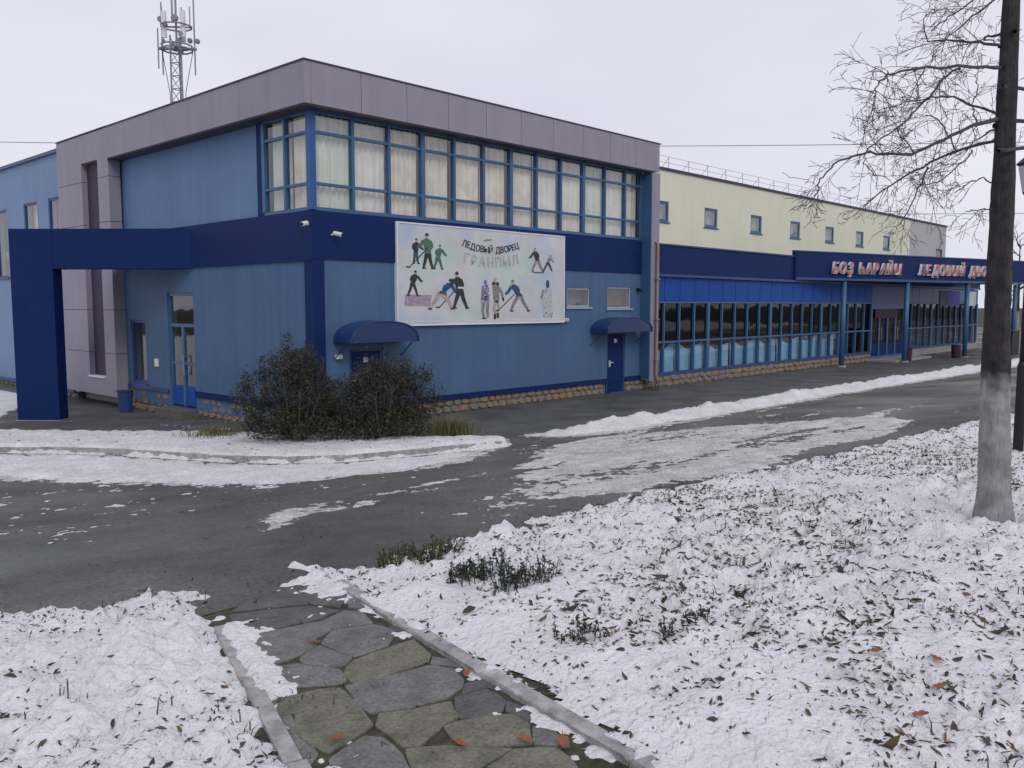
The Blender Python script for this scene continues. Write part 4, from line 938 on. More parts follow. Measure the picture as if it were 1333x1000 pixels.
m = MB(); m.prism([(22.8, -.055, 3.56), (22.8, cy(22.8)+.17, 3.56), (CXe, cy(CXe)+.17, 3.66), (CXe, -.055, 3.66)], [(22.8, -.055, 3.68), (22.8, cy(22.8)+.17, 3.68), (CXe, cy(CXe)+.17, 3.78), (CXe, -.055, 3.78)]); m.build('soffit', 'frame', cn)
bx('canopy_side', CXe-.16, CXe, cy(CXe)+.17, -.06, 3.64, 4.78, 'navy', cn)
for x in (25.04, 29.94, 35.46, 40.6):
    m = MB(); y = cy(x)+.10; m.tube([(x, y, -.1), (x, y, 3.6)], .105, 14); c = m.build('column', 'frame', GA, smooth=True)
    m = MB(); m.tube([(x, y, -.05), (x, y, .07)], .19, 14); m.build('column_base', 'concrete', c)
# ------------------------------------------------------------------ lettering
_tm = {}
def glyph(ch, size, ext, shear=0.0, bold=0.0):
    key = (ch, size, ext, shear, bold)
    if key not in _tm:
        cu_ = bpy.data.curves.new('glyph', 'FONT'); cu_.body = ch; cu_.size = size; cu_.extrude = ext; cu_.shear = shear; cu_.offset = bold; cu_.resolution_u = 3
        ob = bpy.data.objects.new('glyph', cu_); COL.objects.link(ob)
        dg = bpy.context.evaluated_depsgraph_get(); me = bpy.data.meshes.new_from_object(ob.evaluated_get(dg))
        bpy.data.objects.remove(ob); bpy.data.curves.remove(cu_)
        a = np.array([v.co[:] for v in me.vertices]); x0 = a[:, 0].min(); w = a[:, 0].max()-x0
        me.transform(Matrix.Translation((-x0, 0, 0))); me.materials.clear()
        _tm[key] = (me, w)
    return _tm[key]
def copy_mesh(me, mat):
    k = (me.name, mat)
    if k not in _tm: m2 = me.copy(); m2.materials.clear(); m2.materials.append(MAT[mat]); _tm[k] = m2
    return _tm[k]
def sign(name, label, text, p0, p1, height, group=None, ang=0.0, mats=('white', 'red')):
    """raised letters from p0 to p1 along a wall turned by ang"""
    T = thing(name, label, 'sign', p0, group)
    size = height/0.72; ws = []
    for ch in text: ws.append(glyph(ch, size, .05, .22, .012)[1] if ch != ' ' else size*.30)
    total = math.hypot(p1[0]-p0[0], p1[1]-p0[1]); gap = (total-sum(ws))/(len(text)-1); sc = 1.0
    if gap < .03: sc = (total-.05*(len(text)-1))/sum(ws); gap = .05
    d = Vector((math.cos(ang), math.sin(ang), 0)); nrm = Vector((math.sin(ang), -math.cos(ang), 0)); u = 0; dz = (p1[2]-p0[2])/total
    for ch, w in zip(text, ws):
        if ch != ' ':
            me, _ = glyph(ch, size, .05, .22, .012)
            c = Vector(p0)+d*u+Vector((0, 0, dz*u))
            o = link('letter', copy_mesh(me, mats[0]), None, T, tuple(c), rot=(math.pi/2, 0, ang)); o.scale = (sc, 1, 1)
            fm, _ = glyph(ch, size, .006, .22, -.004)
            f_ = bpy.data.objects.new('letter_face', copy_mesh(fm, mats[1])); COL.objects.link(f_); f_.parent = o; f_.location = (.012, 0.012, .056)
        u += w*sc+gap
    return T
ca = -math.atan(ck)
def cpt(x, z, out): return (x, cy(x)-out, z)
sign('letter_sign', 'shorter raised red lettering БОҘ ҺАРАЙЫ at the left of the entrance canopy', 'БОҘ ҺАРАЙЫ', cpt(23.85, 3.80, .10), cpt(29.0, 3.86, .10), .45, 'canopy letter signs', ca)
sign('letter_sign', 'longer raised red lettering ЛЕДОВЫЙ ДВОРЕЦ on the canopy, partly behind the tree trunk', 'ЛЕДОВЫЙ ДВОРЕЦ', cpt(30.45, 3.87, .10), cpt(38.5, 3.96, .10), .47, 'canopy letter signs', ca)

# ------------------------------------------------------------------ banner on the front wall
PX0, PZ0, PW, PH, PYB = 2.13, 2.11, 5.68, 2.23, -0.075
MAT['banner'] = M('banner_vinyl', (0.46, 0.50, 0.51), 0.55, 0.10, 0.8)
n = MAT['banner'].node_tree.nodes; l = MAT['banner'].node_tree.links
ge = [q for q in n if q.type == 'NEW_GEOMETRY'][0]; t = n.new('ShaderNodeTexNoise'); t.inputs['Scale'].default_value = 0.75; t.inputs['Detail'].default_value = 2; l.new(ge.outputs['Position'], t.inputs['Vector'])
r_ = n.new('ShaderNodeValToRGB'); e = r_.color_ramp.elements
e[0].position = .36; e[0].color = (.42, .52, .62, 1); e[1].position = .64; e[1].color = (.46, .56, .53, 1); q = e.new(.5); q.color = (.56, .56, .575, 1)
l.new(t.outputs[0], r_.inputs[0]); l.new(r_.outputs[0], n[MAT['banner']['sc']].inputs[0])
for nm, c in dict(ink_dark=(.035, .037, .04), ink_blue=(.03, .075, .15), ink_navy=(.02, .015, .06), ink_grey=(.22, .21, .205), ink_tan=(.40, .33, .28), ink_purple=(.21, .17, .30), ink_green=(.08, .15, .11), ink_white=(.60, .60, .62), ink_mauve=(.34, .28, .36), ink_pale=(.46, .46, .475)).items():
    MAT[nm] = M(nm, c, 0.55, 0.12 if nm in ('ink_pale', 'ink_white') else 0.35, 14)
BN = thing('banner', 'large white sports banner with skaters hung on the blue front wall', 'banner', (PX0+PW/2, PYB, PZ0))
bx('vinyl_sheet', PX0, PX0+PW, PYB, PYB+.03, PZ0, PZ0+PH, 'banner', BN)
f = MB(); f.box(PX0-.03, PX0, PYB-.015, 0, PZ0-.03, PZ0+PH+.03); f.box(PX0+PW, PX0+PW+.03, PYB-.015, 0, PZ0-.03, PZ0+PH+.03); f.box(PX0, PX0+PW, PYB-.015, 0, PZ0-.03, PZ0); f.box(PX0, PX0+PW, PYB-.015, 0, PZ0+PH, PZ0+PH+.03)
f.build('banner_frame', 'white', BN)
lay = [0]
class Ink:
    """flat print: shapes of one ink joined into one piece"""
    def __init__(s): s.d = {}
    def poly(s, ink, pts):
        lay[0] = (lay[0]+1) % 40
        y = PYB-.002-.0003*lay[0]; s.d.setdefault(ink, MB()).face([(PX0+u, y, PZ0+v) for u, v in pts])
    def ell(s, ink, u, v, a, b, rot=0, n=12):
        c, q = math.cos(rot), math.sin(rot); s.poly(ink, [(u+a*math.cos(t)*c-b*math.sin(t)*q, v+a*math.cos(t)*q+b*math.sin(t)*c) for t in [2*math.pi*k/n for k in range(n)]])
    def cap(s, ink, u0, v0, u1, v1, w0, w1):
        d = Vector((u1-u0, v1-v0)); L = d.length or 1; nx, ny = -d.y/L, d.x/L
        s.poly(ink, [(u0+nx*w0, v0+ny*w0), (u0-nx*w0, v0-ny*w0), (u1-nx*w1, v1-ny*w1), (u1+d.x/L*w1, v1+d.y/L*w1), (u1+nx*w1, v1+ny*w1)])
    def limb(s, ink, pts, w0, w1):
        for k in range(len(pts)-1):
            a = w0+(w1-w0)*k/(len(pts)-1); b = w0+(w1-w0)*(k+1)/(len(pts)-1); s.cap(ink, *pts[k], *pts[k+1], a, b)
    def done(s, name):
        for ink, m in s.d.items(): m.build(name, ink, BN)
I = Ink()   # pale bottom ice and mauve mat
I.poly('ink_mauve', [(.18, .42), (.95, .40), (.98, .66), (.2, .68)]); I.poly('ink_white', [(.05, .05), (5.6, .05), (5.6, .09), (.05, .08)])
I.done('printed_ice')
def athlete(u, v, h, top, leg, lean=0.0, stride=.18, stick=0, trim=None):
    """one printed athlete: skates, legs, body, arms, head and helmet"""
    I = Ink(); hp = (u, v+.44*h); sh = (u+lean*h*.38, v+(.80-.18*abs(lean))*h); hd = (u+lean*h*.50, v+(.91-.22*abs(lean))*h)
    for q in (-1, 1):
        kn = (u+q*stride*.55*h+lean*.06*h, v+.24*h); ft = (u+q*stride*h, v+.04*h)
        I.limb(leg, [(hp[0]+q*.04*h, hp[1]), kn, ft], .075*h, .042*h); I.cap('ink_dark', ft[0]-.05*h, v+.01*h, ft[0]+.08*h, v+.01*h, .022*h, .018*h)
    I.poly(top, [(hp[0]-.10*h, hp[1]-.03*h), (hp[0]+.10*h, hp[1]-.03*h), (sh[0]+.15*h, sh[1]-.03*h), (sh[0]+.06*h, sh[1]+.04*h), (sh[0]-.06*h, sh[1]+.04*h), (sh[0]-.15*h, sh[1]-.03*h)])
    if trim: I.poly(trim, [(hp[0]-.09*h, hp[1]+.06*h), (hp[0]+.09*h, hp[1]+.06*h), (hp[0]+.10*h, hp[1]+.11*h), (hp[0]-.09*h, hp[1]+.11*h)])
    d = 1 if lean >= 0 else -1
    I.limb(top, [(sh[0]+d*.12*h, sh[1]-.03*h), (sh[0]+d*.24*h, sh[1]-.17*h), (sh[0]+d*.34*h, sh[1]-.22*h)], .055*h, .035*h)
    I.limb(top, [(sh[0]-d*.12*h, sh[1]-.03*h), (sh[0]-d*.20*h, sh[1]-.16*h), (sh[0]-d*.10*h, sh[1]-.27*h)], .055*h, .035*h)
    if stick: I.cap('ink_dark', sh[0]-d*.05*h, sh[1]-.20*h, sh[0]+d*.62*h, v+.03*h, .014*h, .014*h); I.cap('ink_dark', sh[0]+d*.60*h, v+.02*h, sh[0]+d*.74*h, v+.03*h, .018*h, .018*h)
    I.ell('ink_tan', hd[0], hd[1], .058*h, .072*h); I.ell(leg if leg != 'ink_tan' else 'ink_dark', hd[0]-d*.012*h, hd[1]+.035*h, .065*h, .045*h)
    I.done('printed_figure')
athlete(.52, 1.36, .58, 'ink_dark', 'ink_blue', .1, .12)
athlete(.88, 1.26, .82, 'ink_green', 'ink_dark', -.1, .16, 1)
athlete(1.18, 1.26, .60, 'ink_green', 'ink_green', .25, .2)
athlete(.42, .64, .62, 'ink_dark', 'ink_dark', .3, .22)
athlete(1.26, .34, .86, 'ink_blue', 'ink_tan', .75, .40, 0, 'ink_white')
athlete(1.88, .36, .92, 'ink_dark', 'ink_dark', -.25, .22, 1, 'ink_white')
I = Ink()   # pair skater in purple
I.ell('ink_purple', 2.72, .98, .06, .07); I.poly('ink_purple', [(2.60, .90), (2.84, .92), (2.86, .52), (2.56, .50)]); rr = random.Random(2)
for k in range(16): I.ell('ink_navy' if k % 2 else 'ink_white', rr.uniform(2.6, 2.84), rr.uniform(.52, .9), .022, .022)
I.limb('ink_grey', [(2.65, .50), (2.62, .30), (2.66, .14)], .055, .035); I.limb('ink_grey', [(2.80, .50), (2.78, .30), (2.80, .16)], .055, .035); I.cap('ink_dark', 2.6, .12, 2.74, .12, .016, .016); I.done('printed_figure')
I = Ink()   # pair skater in grey
I.ell('ink_tan', 3.05, 1.04, .055, .07); I.ell('ink_dark', 3.0, .96, .06, .045); I.ell('ink_dark', 3.13, .95, .06, .05); I.poly('ink_grey', [(2.96, .92), (3.18, .92), (3.2, .56), (3.0, .56)]); I.limb('ink_grey', [(3.18, .86), (3.3, .72), (3.32, .60)], .04, .03); I.ell('ink_dark', 3.34, .58, .035, .05); I.ell('ink_dark', 3.1, .52, .09, .03)
I.limb('ink_tan', [(3.05, .50), (3.02, .34), (3.06, .22)], .05, .03); I.limb('ink_tan', [(3.15, .50), (3.18, .34), (3.14, .22)], .05, .03); I.limb('ink_dark', [(3.06, .24), (3.05, .12)], .045, .05); I.limb('ink_dark', [(3.15, .24), (3.16, .14)], .04, .04); I.done('printed_figure')
athlete(3.95, .28, .92, 'ink_blue', 'ink_grey', -.6, .34, 1, 'ink_white')
I = Ink()   # goalkeeper with patterned kit
I.ell('ink_blue', 5.02, .98, .07, .11); I.poly('ink_pale', [(4.86, .86), (5.18, .86), (5.22, .30), (5.16, .12), (4.88, .12), (4.82, .40)])
for k in range(38): I.ell(rr.choice(['ink_blue', 'ink_white', 'ink_grey']), rr.uniform(4.84, 5.2), rr.uniform(.14, .84), rr.uniform(.015, .04), .016, rr.uniform(0, 3))
I.limb('ink_grey', [(4.86, .80), (4.76, .62)], .04, .03); I.done('printed_figure')
athlete(4.62, 1.30, .66, 'ink_dark', 'ink_grey', -.35, .30)
athlete(5.02, 1.33, .46, 'ink_grey', 'ink_dark', .5, .34)
I = Ink(); I.ell('ink_green', 4.66, 1.27, .24, .02); I.done('printed_mark')
# banner title in a shallow sagging arc, paler word below
def arc_text(text, u0, u1, v_of, size, mat, bold, y):
    ws = [glyph(c, size, .0008, 0, bold)[1] if c != ' ' else size*.3 for c in text]; gap = ((u1-u0)-sum(ws))/(len(text)-1); u = u0
    for c, w in zip(text, ws):
        if c != ' ':
            um = u+w/2; sl = math.atan((v_of(um+.05)-v_of(um-.05))/.1)
            link('printed_letter', copy_mesh(glyph(c, size, .0008, 0, bold)[0], mat), None, BN, (PX0+u, y, PZ0+v_of(um)), rot=(math.pi/2, -sl, 0))
        u += w+gap
arc_text('ЛЕДОВЫЙ ДВОРЕЦ', 1.93, 3.92, lambda u: 1.70+.16*((u-2.95)/1.0)**2-.01, .215, 'ink_navy', .0015, PYB-.016)
arc_text('ГРАНПЫЛ', 2.0, 3.9, lambda u: 1.36+.10*((u-2.95)/1.0)**2, .34, 'ink_pale', .003, PYB-.016)
m = Ink(); m.ell('ink_grey', 2.80, 2.0, .16, .022, .15); m.done('printed_mark')

# ------------------------------------------------------------------ fittings on the walls
def cctv(x, y, z, dx, dy, label):
    T = thing('security_camera', label, 'camera', (x, y, z), 'security cameras')
    d = Vector((dx, dy, 0)).normalized(); p = Vector((x, y, z))
    m = MB(); m.tube([p, p+d*.10], .018, 6); m.build('bracket', 'white', T)
    m = MB(); m.tube([p+d*.07+Vector((0, 0, .03)), p+d*.26+Vector((0, 0, -.01))], .045, 8); m.build('camera_body', 'white', T)
    m = MB(); m.tube([p+d*.26+Vector((0, 0, -.01)), p+d*.28+Vector((0, 0, -.015))], .034, 8); m.build('lens', 'black', T)
cctv(-.045, .06, 4.16, -1, -.5, 'small white camera at the top of the navy corner strip')
cctv(.42, -.045, 3.98, .4, -1, 'white camera on the navy band left of the banner')
def wall_lamp(x, y, z, label, dark=False, axis_='y'):
    T = thing('wall_lamp', label, 'lamp', (x, y, z), 'wall lamps')
    if axis_ == 'y':
        bx('lamp_body', x-.07, x+.07, y-.10, y-.002, z, z+.09, 'white', T, .01); bx('lamp_lens', x-.06, x+.06, y-.112, y-.101, z+.01, z+.08, 'hallgrey', T)
    else:
        bx('lamp_body', x-.10, x-.002, y-.07, y+.07, z, z+.11, 'white', T, .01); bx('lamp_lens', x-.112, x-.101, y-.06, y+.06, z+.01, z+.10, 'hallgrey', T)
wall_lamp(7.95, 0, 2.10, 'small white wall lamp right of the banner above the blue wall')
wall_lamp(.55, 0, 1.42, 'small white wall lamp left of the shrub side door')
tag(bx('intercom', -.05, -.002, 7.12, 7.26, .95, 1.15, 'white'), 'white entry box on the wall beside the glazed side door', 'intercom')
m = MB(); m.tube([(11.3, -.02, 3.0), (11.3, -.14, 2.98)], .05, 8); m.box(11.26, 11.34, -.02, -.002, 2.94, 3.06)
tag(m.build('bell', 'black'), 'small black bell on the wall near the grey end fin', 'bell')
def bin_(x, y, z, h, r, mat, label, group):
    T = thing('waste_bin', label, 'bin', (x, y, z), group)
    m = MB(); m.tube([(x, y, z), (x, y, z+.05), (x, y, z+h)], [r*.8, r*.85, r], 14); m.build('body', mat, T, smooth=False)
    m = MB(); m.tube([(x, y, z+h), (x, y, z+h+.03)], [r*1.08, r*1.08], 14); m.build('rim', 'dmetal', T)
bin_(-.45, 8.2, tz(-.45, 8.2), .55, .2, 'navy_mid', 'dark blue bin beneath the narrow window by the side door', 'waste bins')
bin_(30.9, -1.15, 0, .6, .22, 'maroon', 'dark plum bin right of the middle canopy column', 'waste bins')
bin_(34.9, -2.05, 0, .6, .22, 'maroon', 'dark plum bin beside the right canopy column', 'waste bins')
# plants at the foot of the fin
# dark kiosk box half hidden by the tree
T = thing('service_cabinet', 'dark service cabinet beside the tree trunk at the canopy end', 'cabinet', (37.9, -3.5, 0))
bx('cabinet_body', 37.2, 38.5, -3.9, -3.1, .08, 1.25, 'black', T, .02); bx('cabinet_plinth', 37.15, 38.55, -3.95, -3.05, -.05, .078, 'concrete', T); bx('cabinet_lid', 37.13, 38.57, -3.97, -3.03, 1.252, 1.31, 'dmetal', T)

# ------------------------------------------------------------------ antenna mast on the roof
MX, MY, MZ = 3.90, 13.45, 7.0
AM = thing('antenna_mast', 'lattice antenna mast with panel antennas on the roof', 'antenna mast', (MX, MY, MZ))
rw = Vector((.685, -.7285, 0)); fw_ = Vector((.7285, .685, 0))
def mp_(u, w, z): return Vector((MX, MY, 0))+rw*u+fw_*w+Vector((0, 0, z))
corners = [(-.19, -.11), (.19, -.11), (0, .22)]
for u, w in corners: m = MB(); m.tube([mp_(u, w, 7.0), mp_(u*.92, w*.92, 11.45)], .028, 6); m.build('leg', 'metal', AM)
zz = [7.2+.42*k for k in range(11)]
for k, (za, zb) in enumerate(zip(zz[:-1], zz[1:])):
    for a in range(3):
        p, q_ = corners[a], corners[(a+1) % 3]; m = MB(); m.tube([mp_(*p, za), mp_(*q_, za)], .014, 5); m.tube([mp_(*p, za), mp_(*q_, zb)], .012, 5); m.build('brace', 'metal', AM)
for z in (11.0, 11.12, 11.75): m = MB(); m.tube([mp_(.5*math.cos(t), .5*math.sin(t), z) for t in [2*math.pi*k/10 for k in range(11)]], .028, 6); m.build('ring', 'metal', AM)
m = MB(); m.tube([mp_(-.62, 0, 11.05), mp_(.62, .1, 11.05)], .05, 6); m.tube([mp_(0, -.5, 11.08), mp_(0, .5, 11.08)], .05, 6); m.tube([mp_(0, 0, 11.0), mp_(0, 0, 12.6)], .035, 6); m.tube([mp_(-.5, 0, 11.75), mp_(.5, .1, 11.75)], .03, 6); m.build('cross_arm', 'metal', AM)
for u, w, z0, z1, r in [(-.62, 0, 10.4, 11.7, .022), (-.50, .05, 10.2, 12.55, .024), (-.12, 0, 11.9, 12.78, .03), (.26, -.2, 11.4, 12.3, .022), (.56, .1, 10.2, 12.65, .024), (.46, 0, 11.7, 12.4, .018), (-.42, -.1, 11.4, 12.35, .015)]:
    m = MB(); m.tube([mp_(u, w, z0), mp_(u, w, z1)], r, 6); m.build('antenna_rod', 'metal', AM)
for u, w, z, a in [(-.46, -.12, 11.95, .14), (-.28, -.2, 11.75, .11), (.06, -.25, 11.95, .17), (-.36, -.2, 11.25, .08), (.24, -.2, 11.45, .13), (.66, .1, 11.3, .12), (.38, .2, 11.35, .12)]:
    p = mp_(u, w, z); m = MB(); m.tube([p-fw_*.07, p-fw_*.05, p+fw_*.02, p+fw_*.09], [a*.5, a*.7, a*.7, a*.35], 12); m.build('dish', 'metal', AM)
for u, w in [(-.34, -.16), (.30, -.22), (.12, .3)]:
    p = mp_(u, w, 11.35); m = MB(); q = [p+rw*a+fw_*b for a, b in ((-.075, -.04), (.075, -.04), (.075, .04), (-.075, .04))]; m.prism([tuple(v) for v in q], [tuple(v+Vector((0, 0, .85))) for v in q]); m.build('panel_antenna', 'white', AM)
m = MB(); m.tube([mp_(-.5, 0, 11.0), mp_(-.26, -.05, 9.6), mp_(-.22, -.05, 7.0)], .012, 5); m.tube([mp_(.5, .1, 11.0), mp_(.27, -.05, 9.6), mp_(.23, -.05, 7.0)], .012, 5); m.build('cable', 'dmetal', AM)

# overhead wires far behind
def wire(p, q, sag, label):
    m = MB(); p = Vector(p); q = Vector(q); m.tube([p.lerp(q, k/24)-Vector((0, 0, sag*4*(k/24)*(1-k/24))) for k in range(25)], .02, 4); tag(m.build('overhead_wire', 'dmetal'), label, 'wire', 'overhead wires')
wire((4, 59, 13.9), (64, -4.5, 13.9), .45, 'long thin overhead wire crossing the sky above the yellow hall')
wire((52, 24, 10.2), (80, -8, 10.2), .3, 'lower overhead wire beyond the right end of the yellow hall')

# ------------------------------------------------------------------ low fence at the far left
FN = thing('low_fence', 'low dark fence in snow at the far left of the portal', 'fence', (-2.5, 18, -.3))
for k in range(9):
    x, y = -1.6-.35*k, 17.2+.4*k; m = MB(); m.tube([(x, y, -.4), (x, y, .15)], .03, 5); m.build('picket', 'dmetal', FN)
for z in (.1, -.1): m = MB(); m.tube([(-1.6, 17.2, z), (-4.4, 20.4, z)], .02, 5); m.build('rail', 'dmetal', FN)
# ------------------------------------------------------------------ bare trees
def grow(mb, p, d, length, r, level, rnd, droop=0.05, kids=(5, 4, 3)):
    n = 5 if level == 0 else 4; pts = [p.copy()]; rad = [r]; q = p.copy(); dd = d.normalized()
    for k in range(n):
        dd = (dd+Vector((rnd.gauss(0, .16), rnd.gauss(0, .16), rnd.gauss(0, .13)-droop*(k/n)))).normalized()
        q = q+dd*(length/n); pts.append(q.copy()); rad.append(max(.0016, r*(1-.8*(k+1)/n)))
    mb.tube(pts, rad, 5 if level < 1 else 4, cap=False)
    if level < len(kids):
        for j in range(rnd.randint(max(1, kids[level]-1), kids[level]+1)):
            t = rnd.uniform(.2, .98)*n; i = min(int(t), n-1); a = pts[i].lerp(pts[i+1], t-i)
            ax = (pts[i+1]-pts[i]).normalized(); sd = ax.cross(Vector((rnd.gauss(0, 1), rnd.gauss(0, 1), rnd.gauss(0, 1)))).normalized()
            cd = (ax*rnd.uniform(.5, .95)+sd*rnd.uniform(.5, .9)).normalized()
            grow(mb, a, cd, length*rnd.uniform(.35, .6), max(.002, r*.5*(1-.5*t/n)), level+1, rnd, droop, kids)
def limb_tree(mb, pts, r0, r1, rnd, twig=(.55, .004), dens=9, kids=(3, 2)):
    # smooth the traced polyline
    P = [Vector(p) for p in pts]
    for _ in range(2):
        Q = [P[0]]
        for a, b in zip(P[:-1], P[1:]): Q += [a.lerp(b, .25), a.lerp(b, .75)]
        P = Q+[P[-1]]
    P = [p+Vector((rnd.gauss(0, .006), rnd.gauss(0, .006), rnd.gauss(0, .006))) for p in P]
    n = len(P); rad = [r0+(r1-r0)*(k/(n-1))**.8 for k in range(n)]
    mb.tube(P, rad, 6, cap=False)
    L = sum((b-a).length for a, b in zip(P[:-1], P[1:]))
    for j in range(int(dens*L)):
        t = rnd.uniform(.12, 1)*(n-1); i = min(int(t), n-2); a = P[i].lerp(P[i+1], t-i); ax = (P[i+1]-P[i]).normalized()
        sd = ax.cross(Vector((rnd.gauss(0, 1), rnd.gauss(0, 1), rnd.gauss(0, 1)))).normalized()
        cd = (ax*rnd.uniform(.4, 1)+sd*rnd.uniform(.4, .9)+Vector((0, 0, -.02))).normalized()
        grow(mb, a, cd, twig[0]*rnd.uniform(.4, 1.1)*(1-.55*t/(n-1)), min(rad[i]*.55, twig[1]*rnd.uniform(.7, 1.4)), 0, rnd, .12, kids)
TB = Vector((-2.83, -13.27, tz(-2.83, -13.27)))
TR = thing('bare_tree', 'bare tree with whitewashed lower trunk standing on the snowy lawn', 'tree', tuple(TB))
rnd = random.Random(21)
def trunk(mb, base, path, rads, k=18, seed=0):
    r = random.Random(seed); P = [Vector(p)+base for p in path]
    # dense smooth rings with an uneven section
    Q, Rr = [], []
    for (a, ra), (b, rb) in zip(zip(P[:-1], rads[:-1]), zip(P[1:], rads[1:])):
        for s in range(12): Q.append(a.lerp(b, s/12)); Rr.append(ra+(rb-ra)*s/12)
    Q.append(P[-1]); Rr.append(rads[-1])
    i0 = len(mb.v)
    for j, (p, rr_) in enumerate(zip(Q, Rr)):
        z = p.z
        for q in range(k):
            t = 2*math.pi*q/k
            w = 1+.05*math.sin(7*t+2.6*z)*math.sin(5*z+2*t)+.035*math.sin(3*t+1.3*z)+.03*math.sin(5*t-2.1*z+1)+.02*math.sin(9*t+4*z)+r.gauss(0, .02)
            if j < 14: w += .30*(1-j/14)**2*(.5+.5*math.sin(4*t+1))
            mb.v.append((p.x+rr_*w*math.cos(t), p.y+rr_*w*math.sin(t), p.z))
    for j in range(len(Q)-1):
        for q in range(k): mb.f.append((i0+j*k+q, i0+j*k+(q+1) % k, i0+(j+1)*k+(q+1) % k, i0+(j+1)*k+q))
mb = MB(); trunk(mb, TB, k=26, path= [(0, 0, -.08), (-.01, .01, .25), (-.04, .04, 1.12), (-.045, .05, 1.8), (-.05, .05, 2.49), (-.05, .06, 3.87), (0, .03, 5.6), (.08, 0, 7.6)], rads=[.135, .114, .096, .085, .076, .056, .045, .014], seed=3)
mb.build('trunk', 'bark', TR, smooth=True)
LIMBS = [
  [(-0.07, 0.08, 2.88), (-0.1, 0.38, 2.82), (-0.12, 0.56, 2.74), (-0.15, 0.78, 2.64), (-0.17, 0.93, 2.53), (-0.2, 1.1, 2.37)],
  [(-0.08, 0.09, 3.02), (-0.33, 0.17, 2.97), (-0.67, 0.26, 2.83), (-1.01, 0.36, 2.68), (-1.31, 0.44, 2.66), (-1.62, 0.51, 2.63), (-1.9, 0.57, 2.53), (-1.99, 0.59, 2.42), (-2.01, 0.59, 2.35)],
  [(-0.08, 0.09, 3.06), (-0.0, 0.33, 3.18), (0.05, 0.51, 3.28), (0.1, 0.7, 3.3), (0.17, 1.05, 3.27)],
  [(-0.09, 0.1, 3.39), (-0.63, 0.2, 3.31), (-1.16, 0.29, 3.22), (-1.51, 0.34, 3.13), (-1.74, 0.36, 3.03), (-1.74, 0.36, 2.94)],
  [(-0.29, 0.31, 3.39), (-0.47, 0.39, 3.28), (-0.58, 0.44, 3.12), (-0.72, 0.5, 3.01), (-0.83, 0.55, 2.89), (-1.04, 0.65, 2.78), (-1.11, 0.68, 2.68), (-1.06, 0.65, 2.6), (-0.88, 0.57, 2.55)],
  [(-0.1, 0.1, 3.54), (-0.07, 0.27, 3.61), (-0.04, 0.47, 3.66), (-0.01, 0.67, 3.7), (-0.02, 0.66, 3.91)],
  [(-0.1, 0.1, 3.9), (-0.33, 0.19, 3.75), (-0.55, 0.27, 3.59), (-0.68, 0.32, 3.49)],
  [(-0.1, 0.11, 4.06), (-0.13, 0.29, 3.88), (-0.17, 0.47, 3.8), (-0.18, 0.56, 3.73)],
  [(-0.43, 0.46, 2.68), (-0.45, 0.51, 2.55), (-0.47, 0.56, 2.38), (-0.5, 0.64, 2.22)],
  [(-0.21, 0.22, 2.8), (-0.33, 0.29, 2.66), (-0.45, 0.37, 2.55), (-0.58, 0.45, 2.53)],
  [(-0.08, 0.09, 2.55), (-0.1, 0.18, 2.61), (-0.12, 0.29, 2.56), (-0.13, 0.36, 2.5)],
  [(-0.07, 0.08, 2.37), (-0.21, 0.14, 2.36), (-0.35, 0.21, 2.34)],
  [(-0.19, 0.21, 3.0), (-0.26, 0.24, 3.13), (-0.18, 0.21, 3.23), (-0.23, 0.23, 3.33)],
  [(-0.5, 0.53, 2.77), (-0.55, 0.64, 2.91), (-0.56, 0.65, 2.96)],
  [(-0.3, 0.32, 2.79), (-0.31, 0.41, 3.01), (-0.32, 0.53, 3.08), (-0.32, 0.62, 3.06)],
]
mb = MB()
sz = [.015, .017, .012, .014, .009, .013, .010, .010, .008, .007, .007, .006, .006, .005, .006]
for Lm, r0 in zip(LIMBS, sz):
    limb_tree(mb, [TB+Vector(p) for p in Lm], r0, .0028, rnd, twig=(.50, .0028), dens=16)
for j in range(26):     # limbs on the other sides and above
    z = rnd.uniform(2.6, 7.2); a = rnd.uniform(-2.6, .9) if z < 4.4 else rnd.uniform(0, 6.28)
    base = TB+Vector((-.05, .05, z)); d = Vector((math.cos(a), math.sin(a), rnd.uniform(-.05, .5))); ln = rnd.uniform(1.0, 1.9)*(1-.06*z)
    pts = [base+d.normalized()*ln*t+Vector((rnd.gauss(0, .06), rnd.gauss(0, .06), -.22*t*t)) for t in (0, .3, .6, 1)]
    limb_tree(mb, pts, .018, .003, rnd, twig=(.42, .0036), dens=6)
mb.build('crown', 'twig', TR)
# bare trees far beyond the hall end
def far_tree(x, y, h, label, seed):
    r = random.Random(seed); b = Vector((x, y, tz(x, y))); T = thing('bare_tree', label, 'tree', tuple(b), 'bare trees beyond the hall')
    m = MB(); trunk(m, b, [(0, 0, -.2), (.05, .05, h*.3), (-.1, 0, h*.6), (0, .1, h)], [.2, .15, .09, .02], 8, seed); m.build('trunk', 'bark', T, smooth=True)
    m = MB()
    for j in range(16):
        z = h*r.uniform(.3, .95); a = r.uniform(0, 6.28); grow(m, b+Vector((0, 0, z)), Vector((math.cos(a), math.sin(a), r.uniform(.2, 1))), h*r.uniform(.22, .38), .05, 0, r, .0, (5, 4))
    m.build('crown', 'twig', T)
far_tree(72, 4, 8.0, 'distant bare tree just right of the yellow hall end', 31)
far_tree(75, -4, 9.0, 'distant bare tree between hall end and the near trunk', 32)
far_tree(64, -11, 8.5, 'distant bare tree right of the near trunk', 33)

